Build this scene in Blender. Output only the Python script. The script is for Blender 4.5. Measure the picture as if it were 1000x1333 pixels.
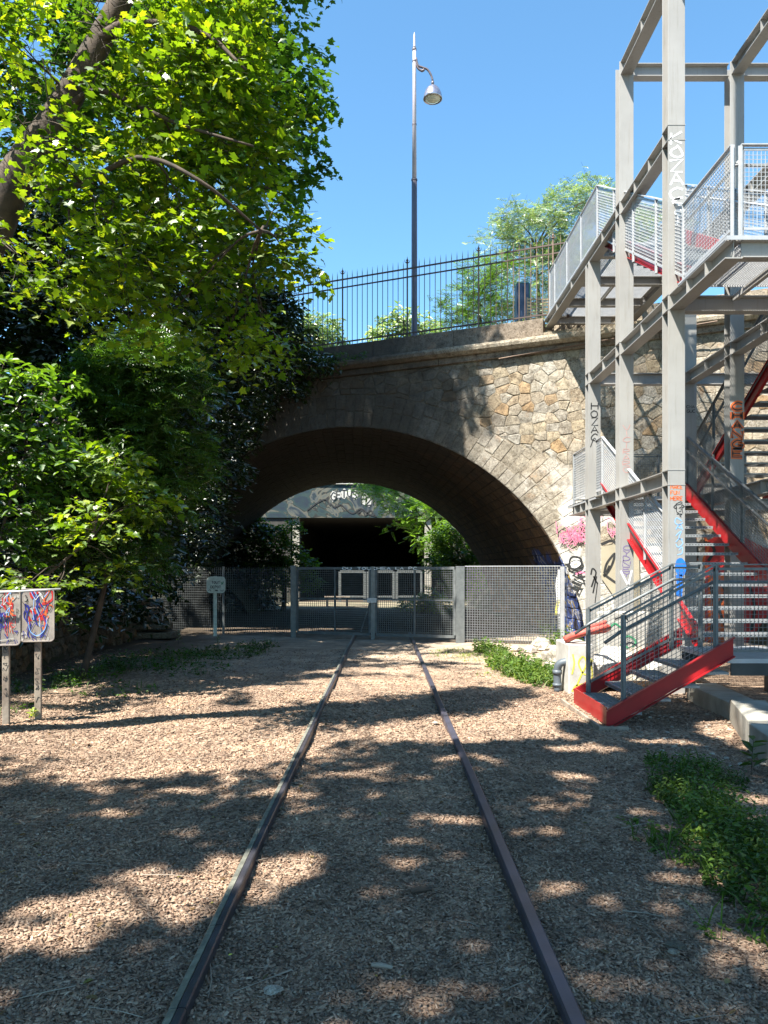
import bpy, math, random
import numpy as np
from mathutils import Vector, Matrix
R = math.radians
for _o in list(bpy.data.objects): bpy.data.objects.remove(_o)
SC = bpy.context.scene
COL = SC.collection
rng = random.Random(7)
nrg = np.random.default_rng(11)

# ------------------------------------------------------------------ camera
EYE = 1.72
cd = bpy.data.cameras.new('camera'); cam = bpy.data.objects.new('camera', cd); COL.objects.link(cam)
cd.sensor_fit = 'VERTICAL'; cd.sensor_height = 36.0; cd.sensor_width = 27.0; cd.lens = 27.0
cam.location = (0, 0, EYE); cam.rotation_euler = (R(90), 0, 0)
cd.shift_x = 0.0; cd.shift_y = 0.059
cd.clip_start = 0.05; cd.clip_end = 2000
SC.camera = cam
# ------------------------------------------------------------------ sky and sun
SUN = Vector((-0.44, -0.45, 1.0)).normalized()          # towards the sun
w = bpy.data.worlds.new('World'); SC.world = w; w.use_nodes = True
nt = w.node_tree; nt.nodes.clear()
sk = nt.nodes.new('ShaderNodeTexSky'); sk.sky_type = 'NISHITA'; sk.sun_disc = False
sk.sun_elevation = math.asin(SUN.z); sk.sun_rotation = math.atan2(SUN.x, SUN.y)
sk.air_density = 1.0; sk.dust_density = 0.0; sk.ozone_density = 7.5; sk.altitude = 0
bg = nt.nodes.new('ShaderNodeBackground'); bg.inputs['Strength'].default_value = 0.09
wo = nt.nodes.new('ShaderNodeOutputWorld')
mx = nt.nodes.new('ShaderNodeMix'); mx.data_type = 'RGBA'; mx.blend_type = 'MULTIPLY'; mx.inputs[0].default_value = 1
mx.inputs[7].default_value = (0.92, 1.12, 1.0, 1)      # the phone's greener blue
nt.links.new(sk.outputs[0], mx.inputs[6]); nt.links.new(mx.outputs[2], bg.inputs[0]); nt.links.new(bg.outputs[0], wo.inputs[0])
sd = bpy.data.lights.new('sun', 'SUN'); sd.energy = 4.9; sd.angle = R(0.55); sd.color = (1.0, 0.95, 0.86)
sun = bpy.data.objects.new('sun', sd); COL.objects.link(sun)
sun.rotation_euler = SUN.to_track_quat('Z', 'Y').to_euler(); sun.location = (0, -20, 40)
SC.view_settings.view_transform = 'Standard'; SC.view_settings.look = 'None'
SC.view_settings.gamma = 1; SC.view_settings.use_curve_mapping = False
SC.view_settings.exposure = 1.84

# ------------------------------------------------------------------ helpers
def P(px, py, z):
    return Vector(((px - 500) / 1000 * z, z, EYE + (745 - py) / 1000 * z))

class MB:
    """collects shapes that become ONE mesh object"""
    def __init__(s): s.v = []; s.f = []
    def add(s, vs, fs):
        n = len(s.v); s.v.extend([tuple(p) for p in vs]); s.f.extend([tuple(n + i for i in f) for f in fs]); return s
    def box(s, x0, x1, y0, y1, z0, z1):
        vs = [(x0,y0,z0),(x1,y0,z0),(x1,y1,z0),(x0,y1,z0),(x0,y0,z1),(x1,y0,z1),(x1,y1,z1),(x0,y1,z1)]
        return s.add(vs, [(0,3,2,1),(4,5,6,7),(0,1,5,4),(1,2,6,5),(2,3,7,6),(3,0,4,7)])
    def bar(s, p, q, wd, ht, up=(0, 0, 1)):
        """box bar from p to q, width wd sideways, height ht along up"""
        p = Vector(p); q = Vector(q); d = (q - p)
        if d.length < 1e-6: return s
        d.normalize(); u = Vector(up)
        sd_ = d.cross(u)
        if sd_.length < 1e-4: sd_ = d.cross(Vector((1, 0, 0)))
        sd_.normalize(); u = sd_.cross(d).normalized()
        a = sd_ * wd / 2; b = u * ht / 2
        vs = [p-a-b, p+a-b, p+a+b, p-a+b, q-a-b, q+a-b, q+a+b, q-a+b]
        return s.add(vs, [(0,1,2,3),(7,6,5,4),(0,4,5,1),(1,5,6,2),(2,6,7,3),(3,7,4,0)])
    def tube(s, pts, rad, n=8, cap=True):
        pts = [Vector(p) for p in pts]
        if not isinstance(rad, (list, tuple)): rad = [rad] * len(pts)
        b = len(s.v); ref = None
        for i, p in enumerate(pts):
            if i == 0: d = pts[1] - p
            elif i == len(pts) - 1: d = p - pts[i-1]
            else: d = pts[i+1] - pts[i-1]
            d.normalize()
            if ref is None:
                ref = Vector((0, 0, 1)) if abs(d.z) < .9 else Vector((1, 0, 0))
            a = d.cross(ref)
            if a.length < 1e-4: a = d.cross(Vector((0, 1, 0)))
            a.normalize(); c = a.cross(d).normalized(); ref = c
            for k in range(n):
                t = 2 * math.pi * k / n
                s.v.append(tuple(p + (a * math.cos(t) + c * math.sin(t)) * rad[i]))
        for i in range(len(pts) - 1):
            for k in range(n):
                k2 = (k + 1) % n
                s.f.append((b+i*n+k, b+i*n+k2, b+(i+1)*n+k2, b+(i+1)*n+k))
        if cap:
            s.f.append(tuple(b + k for k in reversed(range(n))))
            s.f.append(tuple(b + (len(pts)-1)*n + k for k in range(n)))
        return s
    def lathe(s, c, prof, n=20):
        c = Vector(c); b = len(s.v)
        for r, h in prof:
            for k in range(n):
                t = 2*math.pi*k/n
                s.v.append((c.x + r*math.cos(t), c.y + r*math.sin(t), c.z + h))
        for i in range(len(prof)-1):
            for k in range(n):
                k2 = (k+1) % n
                s.f.append((b+i*n+k, b+i*n+k2, b+(i+1)*n+k2, b+(i+1)*n+k))
        return s
    def isec(s, p, q, wd, ht, tf=.014, tw=.010, up=(0, 0, 1), top_at=True):
        """H-section beam; p,q are on the TOP centreline"""
        u = Vector(up); p = Vector(p); q = Vector(q)
        s.bar(p - u*tf/2, q - u*tf/2, wd, tf, up)
        s.bar(p - u*(ht - tf/2), q - u*(ht - tf/2), wd, tf, up)
        s.bar(p - u*ht/2, q - u*ht/2, tw, ht - 2*tf - .0004, up)
        return s
    def mesh(s, name, smooth=False):
        m = bpy.data.meshes.new(name); m.from_pydata(s.v, [], s.f); m.update()
        if smooth: m.polygons.foreach_set('use_smooth', [True] * len(m.polygons))
        return m

def tag(o, label=None, cat=None, group=None, kind=None):
    if label: o['label'] = label
    if cat: o['category'] = cat
    if group: o['group'] = group
    if kind: o['kind'] = kind
    return o
def thing(name, loc, label, cat, group=None, rz=0):
    o = bpy.data.objects.new(name, None); COL.objects.link(o); o.location = loc
    o.rotation_euler = (0, 0, rz); o.empty_display_size = .2
    return tag(o, label, cat, group)
def obj(name, mb, mat, parent=None, local=False, smooth=False, kind=None, bevel=0):
    """one mesh object; coordinates are world ones unless local"""
    me = mb.mesh(name, smooth) if isinstance(mb, MB) else mb
    me.materials.clear(); me.materials.append(mat)
    o = bpy.data.objects.new(name, me); COL.objects.link(o)
    if parent is not None:
        o.parent = parent
        if not local and parent.type == 'EMPTY': o.location = -parent.location
    if kind: o['kind'] = kind
    if bevel:
        b = o.modifiers.new('bevel', 'BEVEL'); b.width = bevel; b.segments = 2; b.limit_method = 'ANGLE'
    return o
def copy_tree(o, parent=None, loc=None):
    c = o.copy(); COL.objects.link(c); c.parent = parent
    if loc is not None: c.location = loc
    for ch in o.children: copy_tree(ch, c)
    return c
def bez(pts, n=5):
    """catmull-rom through the points"""
    pts = [Vector(p) for p in pts]
    if len(pts) < 3: return pts
    q = [pts[0]*2 - pts[1]] + pts + [pts[-1]*2 - pts[-2]]
    out = []
    for i in range(1, len(q) - 2):
        for k in range(n):
            t = k / n
            a, b, c, d = q[i-1], q[i], q[i+1], q[i+2]
            out.append(.5*((2*b) + (c - a)*t + (2*a - 5*b + 4*c - d)*t*t + (3*b - a - 3*c + d)*t**3))
    out.append(pts[-1]); return out
def stroke(mb, pts, wd, f, n=4, smooth=True):
    """flat painted line: 2-D points, f maps (u,v) to the surface"""
    pts = [Vector((p[0], p[1], 0)) for p in pts]
    if smooth: pts = bez(pts, n)
    vs = []
    for i, p in enumerate(pts):
        d = (pts[min(i+1, len(pts)-1)] - pts[max(i-1, 0)])
        if d.length < 1e-9: d = Vector((1, 0, 0))
        d.normalize(); nx, ny = -d.y*wd/2, d.x*wd/2
        vs += [f(p.x+nx, p.y+ny), f(p.x-nx, p.y-ny)]
    mb.add(vs, [(2*i, 2*i+1, 2*i+3, 2*i+2) for i in range(len(pts)-1)])
def blob(mb, cx, cy, rx, ry, f, n=14, wob=.15):
    vs = [f(cx, cy)]
    for k in range(n):
        t = 2*math.pi*k/n; r = 1 + rng.uniform(-wob, wob)
        vs.append(f(cx + rx*r*math.cos(t), cy + ry*r*math.sin(t)))
    mb.add(vs, [(0, 1+k, 1+(k+1) % n) for k in range(n)])
# stroke letters in a 0..1 box
GL = {'K': [[(0,1),(0,0)],[(.9,1),(0,.45),(.9,0)]], 'O': [[(.5,1),(.05,.7),(.1,.2),(.5,0),(.9,.3),(.9,.75),(.5,1)]],
 'Z': [[(0,1),(1,1),(0,0),(1,0)]], 'A': [[(0,0),(.5,1),(1,0)],[(.2,.38),(.8,.38)]], 'C': [[(1,.85),(.5,1),(.05,.6),(.1,.2),(.5,0),(1,.15)]],
 'H': [[(0,1),(0,0)],[(1,1),(1,0)],[(0,.5),(1,.5)]], 'N': [[(0,0),(0,1),(1,0),(1,1)]],
 'G': [[(1,.85),(.5,1),(.05,.6),(.1,.2),(.5,0),(1,.15),(1,.45),(.55,.45)]], 'E': [[(1,1),(0,1),(0,0),(1,0)],[(0,.5),(.8,.5)]],
 'T': [[(0,1),(1,1)],[(.5,1),(.5,0)]], 'D': [[(0,0),(0,1),(.6,.95),(1,.5),(.6,.05),(0,0)]], 'U': [[(0,1),(.05,.25),(.5,0),(.95,.25),(1,1)]],
 'P': [[(0,0),(0,1),(.8,.95),(.85,.6),(0,.5)]], 'L': [[(0,1),(0,0),(1,0)]], 'M': [[(0,0),(.1,1),(.5,.4),(.9,1),(1,0)]],
 'R': [[(0,0),(0,1),(.8,.95),(.85,.6),(0,.5),(.95,0)]], 'S': [[(1,.9),(.4,1),(.05,.75),(.9,.3),(.6,0),(0,.1)]], 'F': [[(1,1),(0,1),(0,0)],[(0,.5),(.7,.5)]],
 'B': [[(0,0),(0,1),(.8,.8),(0,.52),(.95,.25),(0,0)]], 'Y': [[(0,1),(.5,.5),(1,1)],[(.5,.5),(.4,0)]], 'I': [[(.5,1),(.5,0)]], 'V': [[(0,1),(.5,0),(1,1)]],
 '2': [[(0,.8),(.5,1),(.95,.7),(0,0),(1,0)]], '1': [[(.2,.8),(.5,1),(.5,0)]], 'X': [[(0,1),(1,0)],[(0,0),(1,1)]]}
def word(mb, txt, x, y, wd, ht, lw, f, stack=False, gap=.25, curvy=False, jit=0):
    for i, c in enumerate(txt):
        if c != ' ':
            ox, oy = (x, y - i*ht*(1+gap)) if stack else (x + i*wd*(1+gap), y)
            for st in GL[c]:
                pts = [(ox + (a + rng.uniform(-jit, jit))*wd, oy + (b + rng.uniform(-jit, jit))*ht) for a, b in st]
                stroke(mb, pts, lw, f, 3, smooth=(curvy or c in 'OCGSU2BDPR'))

# ------------------------------------------------------------------ materials
def newmat(name):
    m = bpy.data.materials.new(name); m.use_nodes = True
    n = m.node_tree; n.nodes.clear()
    out = n.nodes.new('ShaderNodeOutputMaterial'); b = n.nodes.new('ShaderNodeBsdfPrincipled')
    n.links.new(b.outputs[0], out.inputs[0]); return m, n, b, out
def nd(n, t, **kw):
    x = n.nodes.new(t)
    for k, v in kw.items():
        if k in x.inputs: x.inputs[k].default_value = v
        else: setattr(x, k, v)
    return x
def mixc(n, fac, a, b, bt='MIX'):
    m = n.nodes.new('ShaderNodeMix'); m.data_type = 'RGBA'; m.blend_type = bt; m.clamp_factor = True
    for sock, val in ((m.inputs[0], fac), (m.inputs[6], a), (m.inputs[7], b)):
        if isinstance(val, (int, float)): sock.default_value = val
        elif isinstance(val, tuple): sock.default_value = (*val, 1) if len(val) == 3 else val
        else: n.links.new(val, sock)
    return m.outputs[2]
def ramp(n, fac, stops):
    r = n.nodes.new('ShaderNodeValToRGB'); e = r.color_ramp.elements
    while len(e) > 1: e.remove(e[0])
    e[0].position = stops[0][0]; e[0].color = (*stops[0][1], 1)
    for p, c in stops[1:]:
        x = e.new(p); x.color = (*c, 1)
    n.links.new(fac, r.inputs[0]); return r.outputs[0]
def math_(n, op, a, b=None, clamp=False):
    m = n.nodes.new('ShaderNodeMath'); m.operation = op; m.use_clamp = clamp
    for sock, val in ((m.inputs[0], a), (m.inputs[1], b)):
        if val is None: continue
        if isinstance(val, (int, float)): sock.default_value = val
        else: n.links.new(val, sock)
    return m.outputs[0]
def pos(n):
    return n.nodes.new('ShaderNodeNewGeometry').outputs['Position']
def noise(n, scale, detail=4, rough=.6, vec=None, dist=0):
    t = nd(n, 'ShaderNodeTexNoise', Scale=scale, Detail=detail, Roughness=rough, Distortion=dist)
    n.links.new(vec if vec is not None else pos(n), t.inputs['Vector']); return t.outputs[0]
def bump(n, b, h, strength=.3, dist=.01):
    x = nd(n, 'ShaderNodeBump', Strength=strength, Distance=dist); n.links.new(h, x.inputs['Height'])
    n.links.new(x.outputs[0], b.inputs['Normal'])
def island(n):
    g = n.nodes.new('ShaderNodeNewGeometry'); oi = n.nodes.new('ShaderNodeObjectInfo')
    return math_(n, 'FRACT', math_(n, 'ADD', g.outputs['Random Per Island'], math_(n, 'MULTIPLY', oi.outputs['Random'], 7.31)))
def simple(name, c1, c2=None, rough=.6, scale=6, metal=0, bmp=.1, bscale=60, detail=5):
    m, n, b, o = newmat(name)
    if c2 is None: c2 = tuple(x*.8 for x in c1)
    f = ramp(n, noise(n, scale, detail), [(.35, (0,0,0)), (.65, (1,1,1))])
    n.links.new(mixc(n, f, c1, c2), b.inputs['Base Color'])
    b.inputs['Roughness'].default_value = rough; b.inputs['Metallic'].default_value = metal
    if bmp: bump(n, b, noise(n, bscale, 4), bmp, .005)
    return m
def leafmat(name, cols, trans, tfac=.45, gloss=.12, rough=.45):
    m = bpy.data.materials.new(name); m.use_nodes = True; n = m.node_tree; n.nodes.clear()
    out = n.nodes.new('ShaderNodeOutputMaterial')
    rnd = island(n)
    c = ramp(n, rnd, [(i/(len(cols)-1)*.98, c) for i, c in enumerate(cols)])
    nz = ramp(n, noise(n, 1.4, 3), [(.36, (.45,.5,.6)), (.62, (1.25,1.2,1.1))])
    c = mixc(n, 1.0, c, nz, 'MULTIPLY')
    d = n.nodes.new('ShaderNodeBsdfDiffuse'); n.links.new(c, d.inputs[0])
    t = n.nodes.new('ShaderNodeBsdfTranslucent'); n.links.new(mixc(n, 1.0, c, trans, 'MULTIPLY'), t.inputs[0])
    g = nd(n, 'ShaderNodeBsdfGlossy', Roughness=rough); g.inputs[0].default_value = (1, 1, 1, 1)
    m1 = nd(n, 'ShaderNodeMixShader'); m1.inputs[0].default_value = tfac
    n.links.new(d.outputs[0], m1.inputs[1]); n.links.new(t.outputs[0], m1.inputs[2])
    fr = nd(n, 'ShaderNodeFresnel', IOR=1.35)
    m2 = nd(n, 'ShaderNodeMixShader'); n.links.new(math_(n, 'MULTIPLY', fr.outputs[0], gloss*2.2, True), m2.inputs[0])
    n.links.new(m1.outputs[0], m2.inputs[1]); n.links.new(g.outputs[0], m2.inputs[2])
    n.links.new(m2.outputs[0], out.inputs[0]); return m

def stonemat(name, cols, soot_shade=None, paint=None, joint=False, rough=.85):
    m, n, b, o = newmat(name)
    rnd = island(n)
    c = ramp(n, rnd, [(i/(len(cols))*.999, k) for i, k in enumerate(cols)])
    v = ramp(n, noise(n, 5, 6, .7), [(.3, (.45,.40,.33)), (.45, (.9,.87,.82)), (.55, (1.08,1.05,1)), (.7, (1.35,1.32,1.25))])
    c = mixc(n, 1.0, c, v, 'MULTIPLY')
    pit = ramp(n, noise(n, 26, 5, .75), [(.38, (.28,.24,.2)), (.47, (1,1,1))])
    c = mixc(n, .75, c, pit, 'MULTIPLY')
    pit2 = ramp(n, noise(n, 11, 8, .85), [(.40, (.42,.36,.29)), (.50, (1,1,1)), (.62, (1.12,1.1,1.06))])
    c = mixc(n, .8, c, pit2, 'MULTIPLY')
    rust = ramp(n, noise(n, 2.3, 5, .7), [(.6, (0,0,0)), (.72, (1,1,1))])
    c = mixc(n, math_(n, 'MULTIPLY', rust, .45), c, (.36, .19, .08))
    if soot_shade:      # sooty stain and tree shade, both put into the stone colour leftwards
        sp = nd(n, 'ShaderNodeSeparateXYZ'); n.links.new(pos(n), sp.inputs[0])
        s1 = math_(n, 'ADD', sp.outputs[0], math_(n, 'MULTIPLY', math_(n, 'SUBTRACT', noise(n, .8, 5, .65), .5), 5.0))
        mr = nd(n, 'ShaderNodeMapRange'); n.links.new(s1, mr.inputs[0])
        mr.inputs[1].default_value = soot_shade[0]; mr.inputs[2].default_value = soot_shade[1]; mr.inputs[3].default_value = soot_shade[2]; mr.inputs[4].default_value = 0
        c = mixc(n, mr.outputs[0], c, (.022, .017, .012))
    if paint: c = paint(n, c)
    n.links.new(c, b.inputs['Base Color']); b.inputs['Roughness'].default_value = rough
    bump(n, b, noise(n, 22, 8, .75), .8, .03)
    return m
M = {}
M['steel'] = simple('grey_steel_paint', (0.296,0.284,0.26), (0.264,0.252,0.228), .45, 1.5, 0, .03, 40)
def steelmat():
    m, n, b, o = newmat('grey_steel_paint')
    c = mixc(n, ramp(n, noise(n, 1.5, 5), [(.35,(0,0,0)),(.65,(1,1,1))]), (.305,.298,.282), (.262,.256,.242))
    mp = nd(n, 'ShaderNodeMapping'); mp.inputs['Scale'].default_value = (9, 9, .55); n.links.new(pos(n), mp.inputs[0])
    st_ = ramp(n, noise(n, 2.2, 6, .7, vec=mp.outputs[0]), [(.54,(1,1,1)),(.72,(.78,.75,.70))])
    c = mixc(n, .9, c, st_, 'MULTIPLY')
    sp_ = ramp(n, noise(n, 14, 6, .8), [(.68,(0,0,0)),(.74,(1,1,1))])
    c = mixc(n, math_(n, 'MULTIPLY', sp_, .35), c, (.14,.09,.06))
    n.links.new(c, b.inputs['Base Color']); b.inputs['Roughness'].default_value = .5
    bump(n, b, noise(n, 30, 4), .04, .005); return m
M['steel'] = steelmat()
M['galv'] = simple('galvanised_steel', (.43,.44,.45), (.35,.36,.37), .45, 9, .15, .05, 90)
M['galvd'] = simple('shaded_galvanised_steel', (0.18,0.192,0.192), (0.12,0.132,0.132), .5, 9, .3, .05, 90)  # darker copy of the galvanised steel, shade put into the colour
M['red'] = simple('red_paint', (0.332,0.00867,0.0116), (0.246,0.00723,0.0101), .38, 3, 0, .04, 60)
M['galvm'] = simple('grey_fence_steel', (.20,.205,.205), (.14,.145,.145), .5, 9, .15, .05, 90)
M['redold'] = simple('faded_red_plastic', (.55,.07,.05), (.45,.12,.09), .6, 12)
M['tread'] = simple('serrated_tread_plate', (0.3,0.315,0.323), (0.225,0.24,0.247), .5, 14, .3, .35, 160)
M['iron'] = simple('shaded_rusty_iron', (.03,.024,.024), (.09,.055,.04), .7, 1.2, 0, .2, 60)  # dark copy for the shaded left of the railing, shade in the colour
M['ironlit'] = simple('sunlit_brown_iron', (.20,.13,.085), (.12,.075,.05), .7, 2, 0, .2, 60)  # lighter copy for the right of the railing, sunlight in the colour
M['lamp'] = simple('lamp_post_paint', (.13,.105,.12), (.10,.08,.09), .45, 2)
M['lamplight'] = simple('lamp_grey_paint', (.42,.38,.41), (.36,.32,.35), .45, 2)
M['glass'] = simple('frosted_glass', (.55,.57,.50), (.45,.47,.4), .15, 10, 0, 0)
M['chrome'] = simple('lamp_metal', (.5,.47,.52), (.3,.28,.33), .25, 10, .8, 0)
M['conc'] = simple('concrete', (0.375,0.352,0.3), (0.225,0.21,0.173), .85, 3, 0, .4, 50)
M['cornice0'] = simple('weathered_cornice_stone', (0.34,0.297,0.23), (0.204,0.162,0.119), .9, 2.2, 0, .5, 30)
M['white'] = simple('white_paint', (.75,.75,.72), (.60,.60,.56), .5, 8)
M['sign'] = simple('dull_sign_paint', (.33,.29,.25), (.22,.19,.17), .5, 9)
M['signw'] = simple('pale_green_sign_paint', (.68,.72,.62), (.5,.54,.45), .6, 14)
M['wood'] = simple('weathered_post_wood', (.33,.28,.22), (.17,.13,.10), .85, 5, 0, .4, 60)
M['bark'] = simple('tree_bark', (.085,.06,.042), (.035,.026,.02), .9, 7, 0, .7, 35)
M['twig'] = simple('twig_bark', (.05,.038,.028), (.03,.022,.016), .9, 7, 0, 0)
M['kbl'] = simple('black_spray_paint', (.015,.015,.015), (.03,.03,.03), .5, 8, 0, 0)
M['kwh'] = simple('white_spray_paint', (.85,.85,.85), (.8,.8,.8), .5, 8, 0, 0)
M['kor'] = simple('orange_spray_paint', (.75,.16,.03), (.6,.12,.03), .5, 8, 0, 0)
M['klb'] = simple('light_blue_spray_paint', (.20,.42,.78), (.25,.45,.8), .5, 8, 0, 0)
M['kbb'] = simple('blue_spray_paint', (.012,.16,.62), (.02,.13,.5), .5, 8, 0, 0)
M['kpk'] = simple('pink_spray_paint', (.62,.15,.27), (.65,.25,.35), .5, 8, 0, 0)
M['krd'] = simple('red_spray_paint', (.50,.025,.02), (.42,.02,.02), .5, 8, 0, 0)
M['kfr'] = simple('faint_red_marker', (.46,.25,.23), (.42,.22,.2), .5, 8, 0, 0)
M['kpu'] = simple('purple_marker', (.16,.12,.26), (.2,.15,.3), .5, 8, 0, 0)
M['kye'] = simple('yellow_spray_paint', (.62,.56,.07), (.5,.46,.07), .5, 8, 0, 0)
M['kdb'] = simple('dark_blue_spray_paint', (.018,.022,.19), (.025,.03,.24), .5, 8, 0, 0)
M['ktn'] = simple('tan_wall_paint', (.33,.29,.21), (.28,.25,.18), .7, 3, 0, .2, 40)
M['kgn'] = simple('green_spray_paint', (.06,.30,.14), (.05,.22,.12), .5, 8, 0, 0)
M['kgy'] = simple('grey_spray_paint', (.32,.33,.34), (.22,.23,.24), .6, 3, 0, 0)
M['pale'] = simple('pale_wall_paint', (0.48,0.464,0.424), (0.304,0.288,0.256), .7, 3, 0, .3, 30)

def face_paint(n, c):
    sp = nd(n, 'ShaderNodeSeparateXYZ'); n.links.new(pos(n), sp.inputs[0])
    wob = math_(n, 'MULTIPLY', math_(n, 'SUBTRACT', noise(n, 1.6, 5, .7), .5), 1.8)
    low = nd(n, 'ShaderNodeMapRange'); n.links.new(math_(n, 'ADD', sp.outputs[2], wob), low.inputs[0])
    low.inputs[1].default_value = 2.15; low.inputs[2].default_value = 2.45; low.inputs[3].default_value = 1; low.inputs[4].default_value = 0
    xr = nd(n, 'ShaderNodeMapRange'); n.links.new(sp.outputs[0], xr.inputs[0])
    xr.inputs[1].default_value = 3.6; xr.inputs[2].default_value = 4.1
    f = math_(n, 'MULTIPLY', low.outputs[0], xr.outputs[0])
    col = ramp(n, noise(n, 1.7, 6, .7, dist=1.2), [(.30,(.05,.05,.05)),(.40,(.28,.27,.25)),(.48,(.62,.61,.58)),(.54,(.42,.40,.36)),(.58,(.30,.28,.24)),(.64,(.58,.55,.50)),(.72,(.12,.12,.13))])
    c = mixc(n, math_(n, 'MULTIPLY', f, .92), c, col)
    # whitewash runs higher up
    wh = ramp(n, noise(n, .9, 5, .65), [(.52,(0,0,0)),(.60,(1,1,1))])
    mid = nd(n, 'ShaderNodeMapRange'); n.links.new(sp.outputs[2], mid.inputs[0])
    mid.inputs[1].default_value = 4.6; mid.inputs[2].default_value = 3.4
    c = mixc(n, math_(n, 'MULTIPLY', math_(n, 'MULTIPLY', wh, mid.outputs[0]), .7), c, (.66,.63,.58))
    return c
STC = [(0.33,0.294,0.234),(0.279,0.234,0.172),(0.367,0.34,0.288),(0.317,0.216,0.116),(0.342,0.32,0.274),(0.266,0.242,0.206),(0.355,0.307,0.226),(0.304,0.234,0.151),(0.38,0.366,0.329),(0.317,0.294,0.254),(0.348,0.32,0.268)]
M['stone'] = stonemat('rubble_stone', STC, soot_shade=(.7, 4.0, .86), paint=face_paint)
M['voussoir'] = stonemat('cut_limestone', [(0.331,0.299,0.242),(0.292,0.261,0.21),(0.356,0.331,0.28),(0.318,0.273,0.21),(0.369,0.344,0.299)], soot_shade=(.9, 4.2, .88), paint=face_paint)
M['mortar'] = stonemat('lime_mortar', [(0.32,0.28,0.216),(0.32,0.28,0.216)], soot_shade=(.7, 4.0, .86), paint=face_paint)
M['concold'] = stonemat('stained_parapet_render', [(.27,.23,.18),(.25,.21,.17),(.23,.19,.15)], soot_shade=(.2, 3.2, .85))
M['cornice'] = stonemat('weathered_cornice_stone', [(.36,.32,.25),(.33,.28,.22),(.38,.34,.27)], soot_shade=(.2, 3.4, .82))
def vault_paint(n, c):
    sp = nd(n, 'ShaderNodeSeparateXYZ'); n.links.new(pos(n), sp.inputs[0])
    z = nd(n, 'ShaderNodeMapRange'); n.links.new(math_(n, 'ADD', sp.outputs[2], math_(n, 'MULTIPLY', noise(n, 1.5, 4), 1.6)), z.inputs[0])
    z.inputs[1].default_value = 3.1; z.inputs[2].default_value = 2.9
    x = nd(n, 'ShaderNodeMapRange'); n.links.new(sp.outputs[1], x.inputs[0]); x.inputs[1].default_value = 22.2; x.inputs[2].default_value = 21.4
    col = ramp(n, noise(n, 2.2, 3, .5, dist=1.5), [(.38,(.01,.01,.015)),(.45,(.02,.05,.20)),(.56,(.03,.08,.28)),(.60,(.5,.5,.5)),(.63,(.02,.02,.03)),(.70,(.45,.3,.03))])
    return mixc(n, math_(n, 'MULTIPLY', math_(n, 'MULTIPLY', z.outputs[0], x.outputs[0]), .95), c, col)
M['vault'] = stonemat('sooty_vault_stone', [(.15,.085,.040),(.19,.115,.055),(.12,.070,.038),(.17,.10,.045),(.09,.058,.035)], soot_shade=(1.2, 4.3, .93), paint=vault_paint)
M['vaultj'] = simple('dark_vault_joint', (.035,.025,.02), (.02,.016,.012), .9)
M['darkconc'] = simple('dark_concrete', (.05,.048,.042), (.03,.028,.025), .9)  # even dark tone for the far bridge deck and abutments
M['darksteel'] = simple('dark_steel', (.05,.055,.055), (.035,.04,.04), .5)
M['lowstone'] = stonemat('dark_garden_stone', [(.13,.11,.08),(.17,.14,.10),(.10,.085,.065),(.20,.12,.06),(.14,.125,.10)])
M['rock'] = stonemat('pale_rubble', [(0.375,0.352,0.307),(0.315,0.292,0.247),(0.413,0.39,0.345)])

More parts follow.
